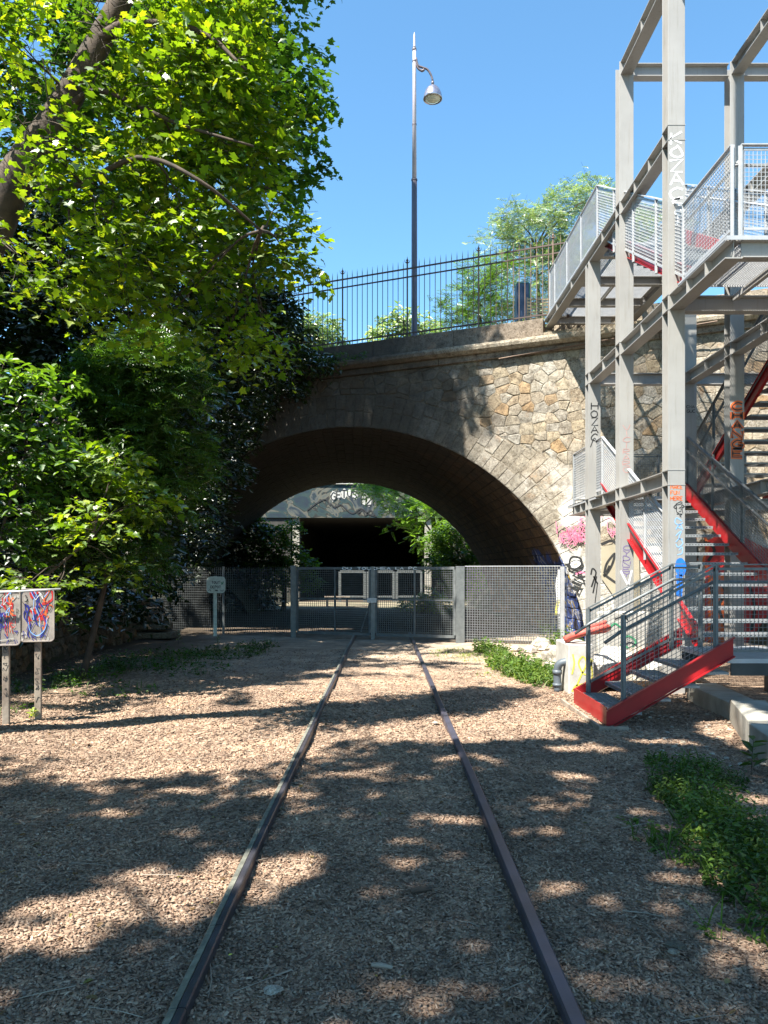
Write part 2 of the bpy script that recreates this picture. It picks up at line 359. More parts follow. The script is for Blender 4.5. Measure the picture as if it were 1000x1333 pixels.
def chipmat():
    m, n, b, o = newmat('woodchip')
    r = island(n)
    c = ramp(n, r, [(0,(0.0803,0.0486,0.0328)),(.2,(0.162,0.105,0.0719)),(.4,(0.241,0.168,0.121)),(.6,(0.321,0.239,0.176)),(.8,(0.216,0.145,0.0995)),(.92,(0.401,0.314,0.241)),(1,(0.119,0.101,0.0857))])
    v = ramp(n, noise(n, 1.3, 5, .7), [(.32,(.70,.66,.62)),(.5,(1.05,1.0,.95)),(.68,(1.5,1.4,1.28))])
    n.links.new(mixc(n, 1, c, v, 'MULTIPLY'), b.inputs['Base Color']); b.inputs['Roughness'].default_value = .8
    return m
M['chip'] = chipmat()
def groundmat():
    m, n, b, o = newmat('woodchip_ground')
    vo = nd(n, 'ShaderNodeTexVoronoi', Scale=34); 
    mp = nd(n, 'ShaderNodeMapping'); mp.inputs['Scale'].default_value = (1, .6, 1); n.links.new(pos(n), mp.inputs[0]); n.links.new(mp.outputs[0], vo.inputs['Vector'])
    sp = nd(n, 'ShaderNodeSeparateColor'); n.links.new(vo.outputs['Color'], sp.inputs[0])
    c = ramp(n, sp.outputs[0], [(0,(0.0963,0.0612,0.0405)),(.25,(0.176,0.122,0.0843)),(.5,(0.258,0.185,0.131)),(.75,(0.337,0.256,0.187)),(1,(0.162,0.118,0.0857))])
    g = nd(n, 'ShaderNodeSeparateXYZ'); n.links.new(pos(n), g.inputs[0])
    # pale trodden dust by the gate
    mr = nd(n, 'ShaderNodeMapRange'); n.links.new(math_(n, 'ADD', g.outputs[1], math_(n, 'MULTIPLY', noise(n, .7, 5, .7), 6)), mr.inputs[0])
    mr.inputs[1].default_value = 15.5; mr.inputs[2].default_value = 19
    dust = ramp(n, noise(n, 3, 6, .7), [(.35,(0.227,0.187,0.143)),(.65,(0.383,0.331,0.268))])
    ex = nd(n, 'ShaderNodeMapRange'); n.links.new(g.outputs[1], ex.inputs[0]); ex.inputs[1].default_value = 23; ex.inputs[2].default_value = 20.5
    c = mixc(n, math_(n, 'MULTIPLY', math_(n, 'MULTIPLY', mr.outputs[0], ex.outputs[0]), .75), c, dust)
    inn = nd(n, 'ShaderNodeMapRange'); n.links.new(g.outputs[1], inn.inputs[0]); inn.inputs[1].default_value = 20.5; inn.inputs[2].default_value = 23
    c = mixc(n, inn.outputs[0], c, (.075,.058,.042))  # tunnel shade put into the ground colour past the arch mouth
    big = ramp(n, noise(n, 1.3, 5, .7), [(.32,(.70,.66,.62)),(.5,(1.05,1.0,.95)),(.68,(1.5,1.4,1.28))])
    c = mixc(n, 1, c, big, 'MULTIPLY')
    # leaf mould and soil beside the left wall
    ml = nd(n, 'ShaderNodeMapRange'); n.links.new(math_(n, 'SUBTRACT', g.outputs[0], math_(n, 'MULTIPLY', noise(n, .9, 5, .7), 2.5)), ml.inputs[0])
    ml.inputs[1].default_value = -5.0; ml.inputs[2].default_value = -6.2
    c = mixc(n, ml.outputs[0], c, (.075,.055,.035))
    n.links.new(c, b.inputs['Base Color']); b.inputs['Roughness'].default_value = .9
    bump(n, b, vo.outputs['Distance'], .7, .015)
    return m
M['ground'] = groundmat()
M['soil'] = simple('dark_soil', (.06,.05,.03), (.035,.045,.02), .95, 2, 0, .6, 20)
M['farground'] = simple('trodden_earth', (.24,.19,.13), (.12,.12,.07), .95, 1.2, 0, .5, 12)
M['raill'] = simple('worn_green_rail', (.30,.30,.245), (.15,.15,.125), .45, 18, .3, .3, 60)
M['railb'] = simple('blue_painted_rail', (.075,.074,.090), (.05,.045,.05), .40, 6, .3, .2, 50)
M['railr'] = simple('violet_painted_rail', (.085,.084,.118), (.065,.060,.075), .38, 3, .3, .12, 60)

M['mapleA'] = leafmat('maple_leaf', [(.06,.13,.012),(.11,.21,.015),(.16,.28,.018),(.08,.16,.015),(.20,.31,.02),(.27,.34,.025)], (1.9,1.7,.5), .5, .07)
M['dark'] = leafmat('dark_leaf', [(0.0126,0.0294,0.0084),(0.0196,0.042,0.0098),(0.0245,0.0525,0.0112),(0.035,0.063,0.0126)], (1,1,0.42), .35, .16)
M['mid'] = leafmat('mid_leaf', [(.035,.085,.018),(.05,.115,.018),(.07,.145,.02),(.045,.10,.02)], (2.0,2.0,.6), .42, .05)
M['bright'] = leafmat('bright_leaf', [(.05,.12,.02),(.07,.16,.022),(.11,.21,.03),(.065,.14,.03)], (2.0,1.8,.5), .5, .05)
M['lime'] = leafmat('lime_leaf', [(.12,.26,.03),(.16,.32,.035),(.20,.36,.04)], (1.8,1.7,.5), .5, .06)
M['grey'] = leafmat('pale_leaf', [(.12,.20,.07),(.16,.26,.09),(.28,.34,.20),(.14,.24,.07),(.45,.47,.38)], (1.5,1.6,.8), .4, .10)
M['weed'] = leafmat('weed_leaf', [(0.0572,0.114,0.0229),(0.0832,0.156,0.026),(0.125,0.208,0.0364),(0.0676,0.135,0.026)], (1,1,0.52), .4, .02)
M['yweed'] = leafmat('yellow_green_leaf', [(.16,.26,.03),(.20,.30,.04),(.28,.34,.05)], (1.6,1.5,.5), .45, .08)
M['litter'] = leafmat('dry_leaf', [(.10,.05,.025),(.18,.10,.045),(.26,.17,.08),(.14,.08,.04),(.24,.22,.06)], (1.2,1,.7), .2, .02)
M['blossom'] = leafmat('pale_blossom', [(.5,.5,.4),(.6,.6,.5)], (1.2,1.2,1.0), .4, .05)

def muralmat():
    m, n, b, o = newmat('painted_fascia')
    c = ramp(n, noise(n, .55, 3, .5, dist=2.5), [(.30,(0.00588,0.0147,0.0294)),(.40,(0.00735,0.0245,0.0318)),(.47,(0.0171,0.0392,0.0367)),(.50,(0.0098,0.0098,0.0098)),(.515,(0.098,0.0931,0.0686)),(.57,(0.0588,0.0686,0.0637)),(.62,(0.00735,0.0171,0.0294)),(.70,(0.0098,0.0294,0.0245))])
    n.links.new(c, b.inputs['Base Color']); b.inputs['Roughness'].default_value = .8; return m
M['mural'] = muralmat()
M['utility'] = simple('blue_cabinet_paint', (.035,.055,.10), (.03,.045,.085), .5, 2)
M['utilg'] = simple('green_cabinet_edge', (.02,.10,.07), None, .5, 2)
M['wicker'] = simple('woven_cane', (.36,.29,.17), (.22,.17,.10), .9, 20)
M['pipe'] = simple('blue_grey_pipe', (.10,.12,.14), (.07,.085,.10), .5, 6)
# ================================================================== ground
def gh(x, y):
    """ground height: gentle bumps"""
    return (0.018*np.sin(x*1.3+.5)*np.cos(y*.9) + 0.012*np.sin(x*3.1+y*1.7) + 0.007*np.sin(x*7.3-y*5.1)) * np.clip(1.2-np.abs(np.abs(x+.035)-.75)*0, 0, 1)
def build_ground():
    xs = np.concatenate([[-300,-120,-50,-25,-14], np.linspace(-9, 9, 110), [14,25,50,120,300]])
    ys = np.concatenate([[-120,-40,-12,-4], np.linspace(-1, 12, 110), np.linspace(12.4, 50, 60), [70,120,250,600]])
    X, Y = np.meshgrid(xs, ys); Z = gh(X, Y)
    Z[(np.abs(X) > 10) | (Y > 40) | (Y < -2)] = -.01
    v = np.stack([X.ravel(), Y.ravel(), Z.ravel()], 1)
    nx, ny = len(xs), len(ys)
    i, j = np.meshgrid(np.arange(nx-1), np.arange(ny-1)); a = (j*nx+i).ravel()
    f = np.stack([a, a+1, a+1+nx, a+nx], 1)
    m = bpy.data.meshes.new('ground'); m.from_pydata(v.tolist(), [], f.tolist()); m.update()
    m.polygons.foreach_set('use_smooth', [True]*len(m.polygons))
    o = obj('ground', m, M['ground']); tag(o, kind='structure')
build_ground()

def tri_mesh(name, V, T, smooth=False):
    m = bpy.data.meshes.new(name); m.vertices.add(len(V)); m.vertices.foreach_set('co', np.ascontiguousarray(V, dtype=np.float32).ravel())
    m.loops.add(T.size); m.loops.foreach_set('vertex_index', np.ascontiguousarray(T, dtype=np.int32).ravel())
    k = T.shape[1]; m.polygons.add(len(T)); m.polygons.foreach_set('loop_start', np.arange(0, T.size, k, dtype=np.int32))
    m.polygons.foreach_set('loop_total', np.full(len(T), k, dtype=np.int32))
    if smooth: m.polygons.foreach_set('use_smooth', np.ones(len(T), dtype=bool))
    m.update(calc_edges=True); return m

def chips():
    bands = [(2.2, 3.6, 7500), (3.6, 5.2, 4600), (5.2, 7.5, 2300), (7.5, 11, 1000), (11, 17, 200)]
    C = []
    for y0, y1, den in bands:
        wx = .56*y1
        n = int((y1-y0)*2*wx*den)
        x = nrg.uniform(-wx, wx, n); y = nrg.uniform(y0, y1, n)
        k = (np.abs(x) < .54*y + .1)
        k &= ~((np.abs(x+.035-.7525) < .035) | (np.abs(x+.035+.7525) < .035))
        x, y = x[k], y[k]; s = np.full(len(x), 1.0 + (y0 > 5)*.15 + (y0 > 7)*.3 + (y0 > 11)*.5)
        C.append(np.stack([x, y, s], 1))
    C = np.concatenate(C); n = len(C)
    L = nrg.uniform(.006, .0175, n)*C[:,2]*nrg.choice([.5,.8,1,1.1,1.3,2.4], n, p=[.2,.25,.25,.15,.12,.03]); Wd = nrg.uniform(.003, .0075, n)*C[:,2]; H = nrg.uniform(.001, .0035, n)*C[:,2]
    z = gh(C[:,0], C[:,1]) + nrg.uniform(-.001, .009, n)
    base = np.array([[-1,-.7,0],[1,-1,0],[.8,1,0],[-1,.8,0],[-.8,-.8,1],[.9,-.6,1],[1,.9,1],[-.7,1,1]], float)
    base = np.repeat(base[None], n, 0); base[:,:,:2] += nrg.uniform(-.25,.25,(n,8,2))
    base[:,:,0] *= L[:,None]; base[:,:,1] *= Wd[:,None]; base[:,:,2] *= H[:,None]
    a = nrg.uniform(0, 2*np.pi, n); p = nrg.normal(0, .28, n); r = nrg.normal(0, .3, n)
    ca, sa, cp, sp, cr, sr = np.cos(a), np.sin(a), np.cos(p), np.sin(p), np.cos(r), np.sin(r)
    x, y, zz = base[:,:,0], base[:,:,1], base[:,:,2]
    y, zz = y*cr[:,None]-zz*sr[:,None], y*sr[:,None]+zz*cr[:,None]
    x, zz = x*cp[:,None]-zz*sp[:,None], x*sp[:,None]+zz*cp[:,None]
    x, y = x*ca[:,None]-y*sa[:,None], x*sa[:,None]+y*ca[:,None]
    V = np.stack([x + C[:,0,None], y + C[:,1,None], zz + z[:,None]], 2).reshape(-1,3)
    q = np.array([[4,5,6,7],[0,1,5,4],[1,2,6,5],[2,3,7,6],[3,0,4,7]])
    T = (q[None] + (np.arange(n)*8)[:,None,None]).reshape(-1,4)
    o = obj('woodchips', tri_mesh('woodchips', V, T), M['chip']); o['kind'] = 'stuff'
    tag(o, 'brown shredded woodchips strewn over the path between and beside the rails', 'woodchips')
chips()

# ================================================================== rails
GA = .7525; TX = -.035
def rail(x, mat, label, left):
    r = thing('track_rail', (x, 10.4, 0), label, 'rail', 'rails of the old track')
    y0, cuts = -1.0, ([2.93, 3.62, 5.05, 6.9, 9.1, 13.5] if left else [7.4, 11.2, 14.0, 16.8])
    ends = cuts + [21.3]
    dx = 0
    for i, y1 in enumerate(ends):
        mb = MB(); h = .062
        nseg = max(1, int((y1-y0)/.5)); wf = .034
        ys = [y0 + (y1-y0-.008)*k/nseg for k in range(nseg+1)]
        prof = [(-wf,-.05),(-wf,h-.010),(-wf+.009,h),(wf-.009,h),(wf,h-.010),(wf,-.05)]
        if left: prof = [(-.004,-.05),(-.004,h-.006),(.003,h),(wf-.006,h),(wf,h-.008),(wf,-.05)]
        for yy in ys:
            wv = .003*math.sin(yy*1.1+x)
            for a, b in prof: mb.v.append((x+a+dx+wv, yy, b))
        np_ = len(prof)
        for k in range(nseg):
            for j in range(np_-1):
                a = k*np_+j; mb.f.append((a, a+1, a+1+np_, a+np_))
        mb.f.append(tuple(range(np_))); mb.f.append(tuple(reversed([nseg*np_+j for j in range(np_)])))
        obj('rail_head', mb, mat, r)
        if left:
            mb = MB(); prof2 = [(-wf-.006,-.05),(-wf-.006,h-.014),(-wf+.002,h-.004),(-.0065,h-.002),(-.0065,-.05)]
            for yy in ys:
                wv = .003*math.sin(yy*1.1+x)
                for a, b in prof2: mb.v.append((x+a+dx+wv+.0015*math.sin(yy*9), yy, b+.0015*math.sin(yy*13)))
            np_ = len(prof2)
            for k in range(nseg):
                for j in range(np_-1):
                    a = k*np_+j; mb.f.append((a, a+1, a+1+np_, a+np_))
            mb.f.append(tuple(range(np_))); mb.f.append(tuple(reversed([nseg*np_+j for j in range(np_)])))
            obj('guard_strip', mb, M['raill'], r)
        y0 = y1; dx += rng.uniform(-.003,.003)
rail(TX-GA, M['railb'], 'left track rail, blue with a worn greenish strip and several joints', True)
rail(TX+GA, M['railr'], 'right track rail, smooth and violet blue, set in the woodchips', False)

# ================================================================== the stone bridge
XC, HC, RA, TH, AX = -1.30, -.58, 6.22, 12.8, -.03
FY0, FS = 20.3, -.36
NL = math.hypot(.36, 1); NX, NY = -.36/NL, -1/NL
def T_(x): return 7.87 + .025*x                  # height of the parapet top
def face(X, H, off=0.0):
    return (X + NX*off, FY0 + FS*X + NY*off, H)
def fY(X): return FY0 + FS*X
bridge = thing('stone_bridge', (XC, FY0, 0), 'stone arch bridge of polygonal rubble with left half coloured dark for sooty stone and tree shade, spanning the old track', 'bridge')
def arch_h(X):
    d = RA*RA - (X-XC)**2
    return HC + math.sqrt(d) if d > 0 else -9
def build_core():
    a0 = math.asin((0-HC)/RA)
    xs = [-20,-14,-10,-8.4]
    arc = [XC + RA*math.cos(math.pi - a0 - (math.pi-2*a0)*k/56) for k in range(57)]
    mb = MB()
    allx = xs + arc + [6.5, 9, 12, 16, 22]
    def bot(x, i): 
        return arch_h(x) if len(xs) <= i < len(xs)+57 else -.3
    n = len(allx)
    for t in (0, 1):
        for i, x in enumerate(allx):
            b = bot(x, i)
            if i in (len(xs), len(xs)+56): b = 0.0
            xx = x + AX*TH*t
            mb.v.append((xx, fY(x)+TH*t, b-.0)); mb.v.append((xx, fY(x)+TH*t, T_(x)-.35))
    o = 2*n
    for i in range(n-1):
        a, b, c, d = 2*i, 2*i+2, 2*i+3, 2*i+1
        mb.f.append((a, b, c, d)); mb.f.append((o+a, o+d, o+c, o+b))
        mb.f.append((d, c, o+c, o+d))
        mb.f.append((a, o+a, o+b, b))
    return mb
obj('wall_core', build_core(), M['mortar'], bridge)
# inner lining between the vault stones
mb = MB()
for t in (0.0, 1.0):
    for k in range(61):
        th = math.pi*k/60
        r = RA-.004
        X = XC + r*math.cos(th) ; H = HC + r*math.sin(th)
        mb.v.append((X + AX*TH*t, FY0+FS*X+TH*t+(.02 if t == 0 else -.02), max(H, -.3)))
for k in range(60): mb.f.append((k, k+1, 61+k+1, 61+k))
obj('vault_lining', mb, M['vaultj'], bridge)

def clip(poly, px, py, nx, ny):
    """keep the side where (p-P).n <= 0"""
    out = []
    for i in range(len(poly)):
        a, b = poly[i-1], poly[i]
        da = (a[0]-px)*nx + (a[1]-py)*ny; db = (b[0]-px)*nx + (b[1]-py)*ny
        if (da <= 0) != (db <= 0):
            t = da/(da-db); out.append((a[0]+(b[0]-a[0])*t, a[1]+(b[1]-a[1])*t))
        if db <= 0: out.append(b)
    return out
def area(p): return .5*sum(p[i-1][0]*p[i][1]-p[i][0]*p[i-1][1] for i in range(len(p)))
def voronoi(x0, x1, y0, y1, s, jit, keep, joint=.010, extra=None):
    pts = []; dy = s*.866; j = 0; y = y0
    while y < y1:
        x = x0 + (s/2 if j % 2 else 0)
        while x < x1:
            pts.append((x+rng.uniform(-jit, jit)*s, y+rng.uniform(-jit, jit)*s)); x += s*rng.uniform(.85, 1.2)
        y += dy; j += 1
    cells = []
    g = {}
    for i, p in enumerate(pts): g.setdefault((int(p[0]//s), int(p[1]//s)), []).append(i)
    for i, p in enumerate(pts):
        if not keep(*p): continue
        poly = [(p[0]-s, p[1]-s), (p[0]+s, p[1]-s), (p[0]+s, p[1]+s), (p[0]-s, p[1]+s)]
        gx, gy = int(p[0]//s), int(p[1]//s)
        for a in range(gx-3, gx+4):
            for b in range(gy-3, gy+4):
                for q in g.get((a, b), ()):
                    if q == i: continue
                    q = pts[q]; dx, dy_ = q[0]-p[0], q[1]-p[1]; d = math.hypot(dx, dy_)
                    if d > 2.9*s or d < 1e-5: continue
                    m = .5 - joint/d
                    poly = clip(poly, p[0]+dx*m, p[1]+dy_*m, dx/d, dy_/d)
                    if len(poly) < 3: break
                if len(poly) < 3: break
            if len(poly) < 3: break
        if len(poly) >= 3 and extra: poly = extra(poly, p)
        if len(poly) >= 3 and area(poly) > .0035:
            q = [poly[0]]
            for v in poly[1:]:
                if math.hypot(v[0]-q[-1][0], v[1]-q[-1][1]) > .02: q.append(v)
            if len(q) >= 3: cells.append(q)
    return cells
def stone(mb, poly, f, thick=.035, inset=.10, wob=.010, back=-.02):
    n = len(poly); cx = sum(p[0] for p in poly)/n; cy = sum(p[1] for p in poly)/n
    r = math.sqrt(abs(area(poly)))
    k = 1 - min(inset, .012/max(r, .05)*1.0)
    k2 = 1 - 2.6*(1-k)
    th = thick*rng.uniform(.7, 1.25)
    vs = [f(x, y, back) for x, y in poly]
    vs += [f(x, y, th*.55) for x, y in poly]
    vs += [f(cx+(x-cx)*k2, cy+(y-cy)*k2, th+rng.uniform(-wob, wob)) for x, y in poly]
    vs.append(f(cx, cy, th+rng.uniform(-wob*.3, wob*1.3)))
    fs = []
    for i in range(n):
        j = (i+1) % n
        fs += [(i, j, n+j, n+i), (n+i, n+j, 2*n+j, 2*n+i), (2*n+i, 2*n+j, 3*n)]
    mb.add(vs, fs)
def place_stones(cells, f, name, mat, parent, score, limit=300, **kw):
    cells = sorted(cells, key=score)
    rest = MB()
    for i, c in enumerate(cells):
        if area(c) < 0: c = c[::-1]
        if i < limit:
            mb = MB(); stone(mb, c, f, **kw); obj(name, mb, mat, parent)
        else: stone(rest, c, f, **kw)
    if rest.v: obj(name+'_mass', rest, mat, parent, kind='stuff')

# ring of cut stones
def ring_depth(th):
    d = math.degrees(th)
    k = max(0, min(1, (52-d)/26)); k2 = max(0, min(1, (d-128)/26))
    return .86 + 1.15*k + .9*k2
vs_cells = []
nV = 78
ths = [R(4) + (math.pi-R(8))*(k)/nV for k in range(nV+1)]
for k in range(nV):
    t0, t1 = ths[k], ths[k+1]; D = ring_depth((t0+t1)/2)
    cuts = [0]
    while cuts[-1] < D - .45: cuts.append(cuts[-1] + rng.uniform(.36, .58))
    cuts[-1] = D if len(cuts) > 1 and D-cuts[-1] < .25 else cuts[-1]
    if cuts[-1] != D: cuts.append(D)
    for a, b in zip(cuts, cuts[1:]):
        r0, r1 = RA+a+.004+(.008 if a else 0), RA+b-.010
        g0, g1 = .0045/r0, .0045/r1
        pl = [(XC+r0*math.cos(t0+g0), HC+r0*math.sin(t0+g0)), (XC+r1*math.cos(t0+g1), HC+r1*math.sin(t0+g1)),
              (XC+r1*math.cos(t1-g1), HC+r1*math.sin(t1-g1)), (XC+r0*math.cos(t1-g0), HC+r0*math.sin(t1-g0))]
        if min(p[1] for p in pl) < 0: pl = clip(pl, 0, 0, 0, -1)
        pl = clip(pl, 0, T_(pl[0][0] if pl else 0)-.9, 0, 1) if pl else pl
        if len(pl) >= 3: vs_cells.append(pl)
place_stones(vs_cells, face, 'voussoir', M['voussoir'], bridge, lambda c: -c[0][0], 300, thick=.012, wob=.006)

def keep_face(x, y):
    r = math.hypot(x-XC, y-HC)
    th = math.atan2(y-HC, x-XC)
    return -10.5 < x < 11.5 and 0 < y < T_(x)-.75 and r > RA + ring_depth(th) - .05
def clip_ring(poly, p):
    poly = clip(poly, 0, T_(p[0])-.88, 0, 1); poly = clip(poly, 0, 0, 0, -1) if poly else poly
    if not poly: return poly
    cx = sum(q[0] for q in poly)/len(poly); cy = sum(q[1] for q in poly)/len(poly)
    th = math.atan2(cy-HC, cx-XC); D = RA+ring_depth(th)+.010
    dx, dy = math.cos(th), math.sin(th)
    return clip(poly, XC+dx*D, HC+dy*D, -dx, -dy)
fc = voronoi(-11, 12, 0, 8, .29, .29, keep_face, .0045, clip_ring)
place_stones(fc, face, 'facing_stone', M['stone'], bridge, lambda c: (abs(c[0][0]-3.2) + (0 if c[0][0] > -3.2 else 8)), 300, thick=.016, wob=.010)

# vault stones inside the barrel
def vf(u, t, off):
    th = u/RA; r = RA - off
    X = XC + r*math.cos(th); X0 = XC + RA*math.cos(th)
    return (X + AX*t, FY0 + FS*X0 + t, HC + r*math.sin(th))
vc = []
u = RA*R(5.5)
while u < RA*R(174):
    hgt = rng.uniform(.24, .32); t = .03
    while t < TH-.05:
        ln = rng.uniform(.35, .62); t1 = min(t+ln, TH-.03)
        vc.append([(u+.008, t+.008), (u+hgt-.008, t+.008), (u+hgt-.008, t1-.008), (u+.008, t1-.008)])
        t = t1
    u += hgt
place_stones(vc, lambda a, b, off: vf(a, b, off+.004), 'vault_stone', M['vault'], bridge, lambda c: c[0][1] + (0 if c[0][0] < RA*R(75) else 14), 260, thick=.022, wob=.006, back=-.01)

# parapet, cornice
def facebox(name, mat, x0, x1, h0, h1, off, depth, hh=None, kind=None):
    """box along the face; h functions relative to the parapet top"""
    mb = MB(); n = 2
    vs = []
    for x in (x0, x1):
        for (o_, h) in ((off, h0), (off, h1), (off-depth, h1), (off-depth, h0)):
            vs.append(face(x, T_(x)+h, o_))
    mb.add(vs, [(0,1,2,3),(7,6,5,4),(0,4,5,1),(1,5,6,2),(2,6,7,3),(3,7,4,0)])
    return obj(name, mb, mat, bridge, bevel=.012)
x = -12.0
while x < 3.9:
    x1 = min(x+rng.uniform(1.9, 2.5), 3.92)
    if 3.92-x1 < .8: x1 = 3.92
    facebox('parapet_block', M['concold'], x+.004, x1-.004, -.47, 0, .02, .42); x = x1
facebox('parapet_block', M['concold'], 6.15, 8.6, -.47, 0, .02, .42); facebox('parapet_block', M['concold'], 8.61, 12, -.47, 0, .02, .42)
x = -12.0
while x < 12:
    x1 = x+rng.uniform(1.4, 1.9)
    mb = MB(); prof = [(-.2,-.472),(.20,-.475),(.27,-.50),(.285,-.56),(.27,-.63),(.22,-.665),(.17,-.70),(-.2,-.70)]
    vs = []
    for xx in (x+.004, x1-.004):
        vs += [face(xx, T_(xx)+h, o_+rng.uniform(-.003,.003)) for o_, h in prof]
    n = len(prof)
    mb.add(vs, [(i, (i+1) % n, n+(i+1) % n, n+i) for i in range(n)] + [tuple(reversed(range(n))), tuple(range(n, 2*n))])
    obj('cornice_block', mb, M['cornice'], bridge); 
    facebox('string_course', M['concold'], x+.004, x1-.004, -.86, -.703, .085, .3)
    x = x1
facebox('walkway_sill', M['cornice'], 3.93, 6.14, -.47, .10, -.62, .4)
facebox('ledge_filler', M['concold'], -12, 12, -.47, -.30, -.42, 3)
# thin pipe that crosses under the cornice at the stairs
mb = MB(); mb.tube([face(2.9, T_(2.9)-.90, .12), face(4.6, T_(4.6)-.80, .14), face(7.6, T_(7.6)-.70, .34)], .018, 6)
obj('cable_pipe', mb, M['ironlit'], bridge)

# ------------------------------------------------------------------ graffiti on the bridge wall
def gf(x, y): return face(x, y, .068)
def wpx(px, py):
    """a place in the photograph as (X,H) on the wall plane"""
    u = (px-500)/1000; z = FY0/(1+.36*u); return (u*z, EYE+(745-py)/1000*z)
def gs(mb, pts, wd): stroke(mb, [wpx(*p) for p in pts], wd, gf)
mb = MB()
for k in range(46):
    cx, cy = rng.choice([(738,692),(752,702),(765,690),(745,700),(770,700),(795,672),(803,690),(760,680)])
    cx += rng.uniform(-9, 9); cy += rng.uniform(-8, 8)
    gs(mb, [(cx+rng.uniform(-9,9), cy+rng.uniform(-10,10)) for _ in range(4)], .016)
obj('pink_scribble', mb, M['kpk'], bridge)
mb = MB()
gs(mb, [(741,731),(746,725),(756,727),(757,736),(748,741),(740,737),(741,731)], .05)
gs(mb, [(744,745),(750,742),(755,748),(762,744),(768,750),(764,756),(752,752),(746,748)], .035)
gs(mb, [(745,757),(756,762)], .07); gs(mb, [(744,764),(754,770)], .06)
gs(mb, [(757,748),(762,760),(768,772)], .03); gs(mb, [(758,760),(752,772)], .03)
gs(mb, [(783,709),(796,704),(806,709),(822,712)], .07)
gs(mb, [(787,746),(790,734),(797,724),(801,721),(797,735),(790,747),(786,750)], .05)
gs(mb, [(786,747),(800,757),(812,764),(824,774)], .055)
gs(mb, [(790,745),(794,736)], .05)
obj('black_lettering', mb, M['kbl'], bridge)
mb = MB(); gs(mb, [(744,734),(751,731),(755,734),(748,738),(744,734)], .05); gs(mb, [(730,742),(727,760),(728,780),(729,800),(730,820)], .10)
gs(mb, [(735,720),(738,726),(737,733)], .12)
obj('white_highlight', mb, M['kwh'], bridge)
mb = MB(); gs(mb, [(770,712),(775,722),(772,732),(777,742)], .05); gs(mb, [(724,800),(727,785),(729,778)], .07); gs(mb, [(768,716),(772,727)], .08)
obj('yellow_mark', mb, M['kye'], bridge)
mb = MB(); gs(mb, [(750,747),(760,745),(766,750)], .05)
obj('pale_pink_fill', mb, M['kpk'], bridge)
# painted panels below the stairs (flat colour blocks between the treads)
def gpoly(name, pts, mat, off=.066):
    mb = MB(); mb.add([face(*wpx(*p), off) for p in pts], [tuple(range(len(pts)))]); return obj(name, mb, mat, bridge)
gpoly('tan_paint_panel', [(783,712),(800,708),(832,712),(834,798),(808,788),(783,752)], M['ktn'], .062)
gpoly('red_paint_panel', [(918,705),(950,690),(1010,720),(1010,836),(918,836)], M['krd'], .060)
gpoly('orange_paint_panel', [(922,750),(962,742),(962,835),(922,835)], M['kor'], .062)
gpoly('green_paint_panel', [(952,746),(966,748),(966,835),(952,835)], M['kgn'], .064)
mb = MB()
for q in [[(925,760),(930,790),(926,820)],[(935,755),(944,770),(936,790),(946,820)],[(955,770),(960,790),(955,815)],[(902,700),(908,720),(904,735)],[(975,760),(982,790),(978,820)],[(912,712),(920,706),(930,716),(922,730)]]: gs(mb, q, .06)
obj('black_outline', mb, M['kbl'], bridge)
mb = MB()
for q in [[(906,700),(903,715),(908,730)],[(917,698),(922,712),(916,730),(924,742)]]: gs(mb, q, .05)
obj('orange_squiggle', mb, M['kor'], bridge)
# graffiti on the shaded left side of the vault mouth
mb = MB()
def lv(u, t): return vf(RA*math.pi - u, t, .045)
for k in range(9):
    u0 = .35 + RA*.1; t0 = 1.0 + k*.34
    pts = [(u0+1.9*q/5, t0+rng.uniform(-.22,.22)) for q in range(6)]
    stroke(mb, pts, .10 if k % 2 else .16, lv)
obj('pale_graffiti', mb, M['pale'], bridge)

# ================================================================== railing on the bridge
rl = thing('bridge_railing', face(.3, T_(.3), -.2), 'tall spiked iron railing along the top of the bridge parapet', 'railing')
RO = -.16
def rp(x, h): return Vector(face(x, T_(x)+h, RO))
xp = [-6.6, -4.9, -3.05, -1.33, .57, 2.48, 4.18]
xp = [-6.45, -4.72, -2.97, -1.18, .56, 2.36, 4.12]
xe = 4.46
for h, hh in ((.14, .035), (1.62, .03), (1.84, .035)):
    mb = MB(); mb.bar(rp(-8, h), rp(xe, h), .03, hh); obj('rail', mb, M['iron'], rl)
def spike(h0, h1, r, x, tip, n=6):
    mb = MB(); a = rp(x, h0); b = rp(x, h1); c = rp(x, h1+tip)
    mb.tube([a, b, c], [r, r, .001], n); return mb
x = -7.9
pk = []
while x < xe-.05:
    if min(abs(x-q) for q in xp) > .07: pk.append(x)
    x += .137
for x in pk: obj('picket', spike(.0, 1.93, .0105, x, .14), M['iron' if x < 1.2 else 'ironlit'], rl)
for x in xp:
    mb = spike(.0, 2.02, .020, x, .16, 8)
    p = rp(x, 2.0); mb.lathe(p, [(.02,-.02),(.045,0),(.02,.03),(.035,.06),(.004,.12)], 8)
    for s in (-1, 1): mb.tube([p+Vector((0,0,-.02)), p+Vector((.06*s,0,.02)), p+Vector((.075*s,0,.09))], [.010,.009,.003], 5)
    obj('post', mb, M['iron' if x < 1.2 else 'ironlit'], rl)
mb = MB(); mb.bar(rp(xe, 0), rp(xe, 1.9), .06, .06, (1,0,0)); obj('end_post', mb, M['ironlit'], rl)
mb = MB(); q = Vector((.05, 1.2, 0))
for h in (.14, 1.62, 1.84): mb.bar(rp(xe, h), rp(xe, h)+q, .03, .03)
obj('return_rail', mb, M['ironlit'], rl)

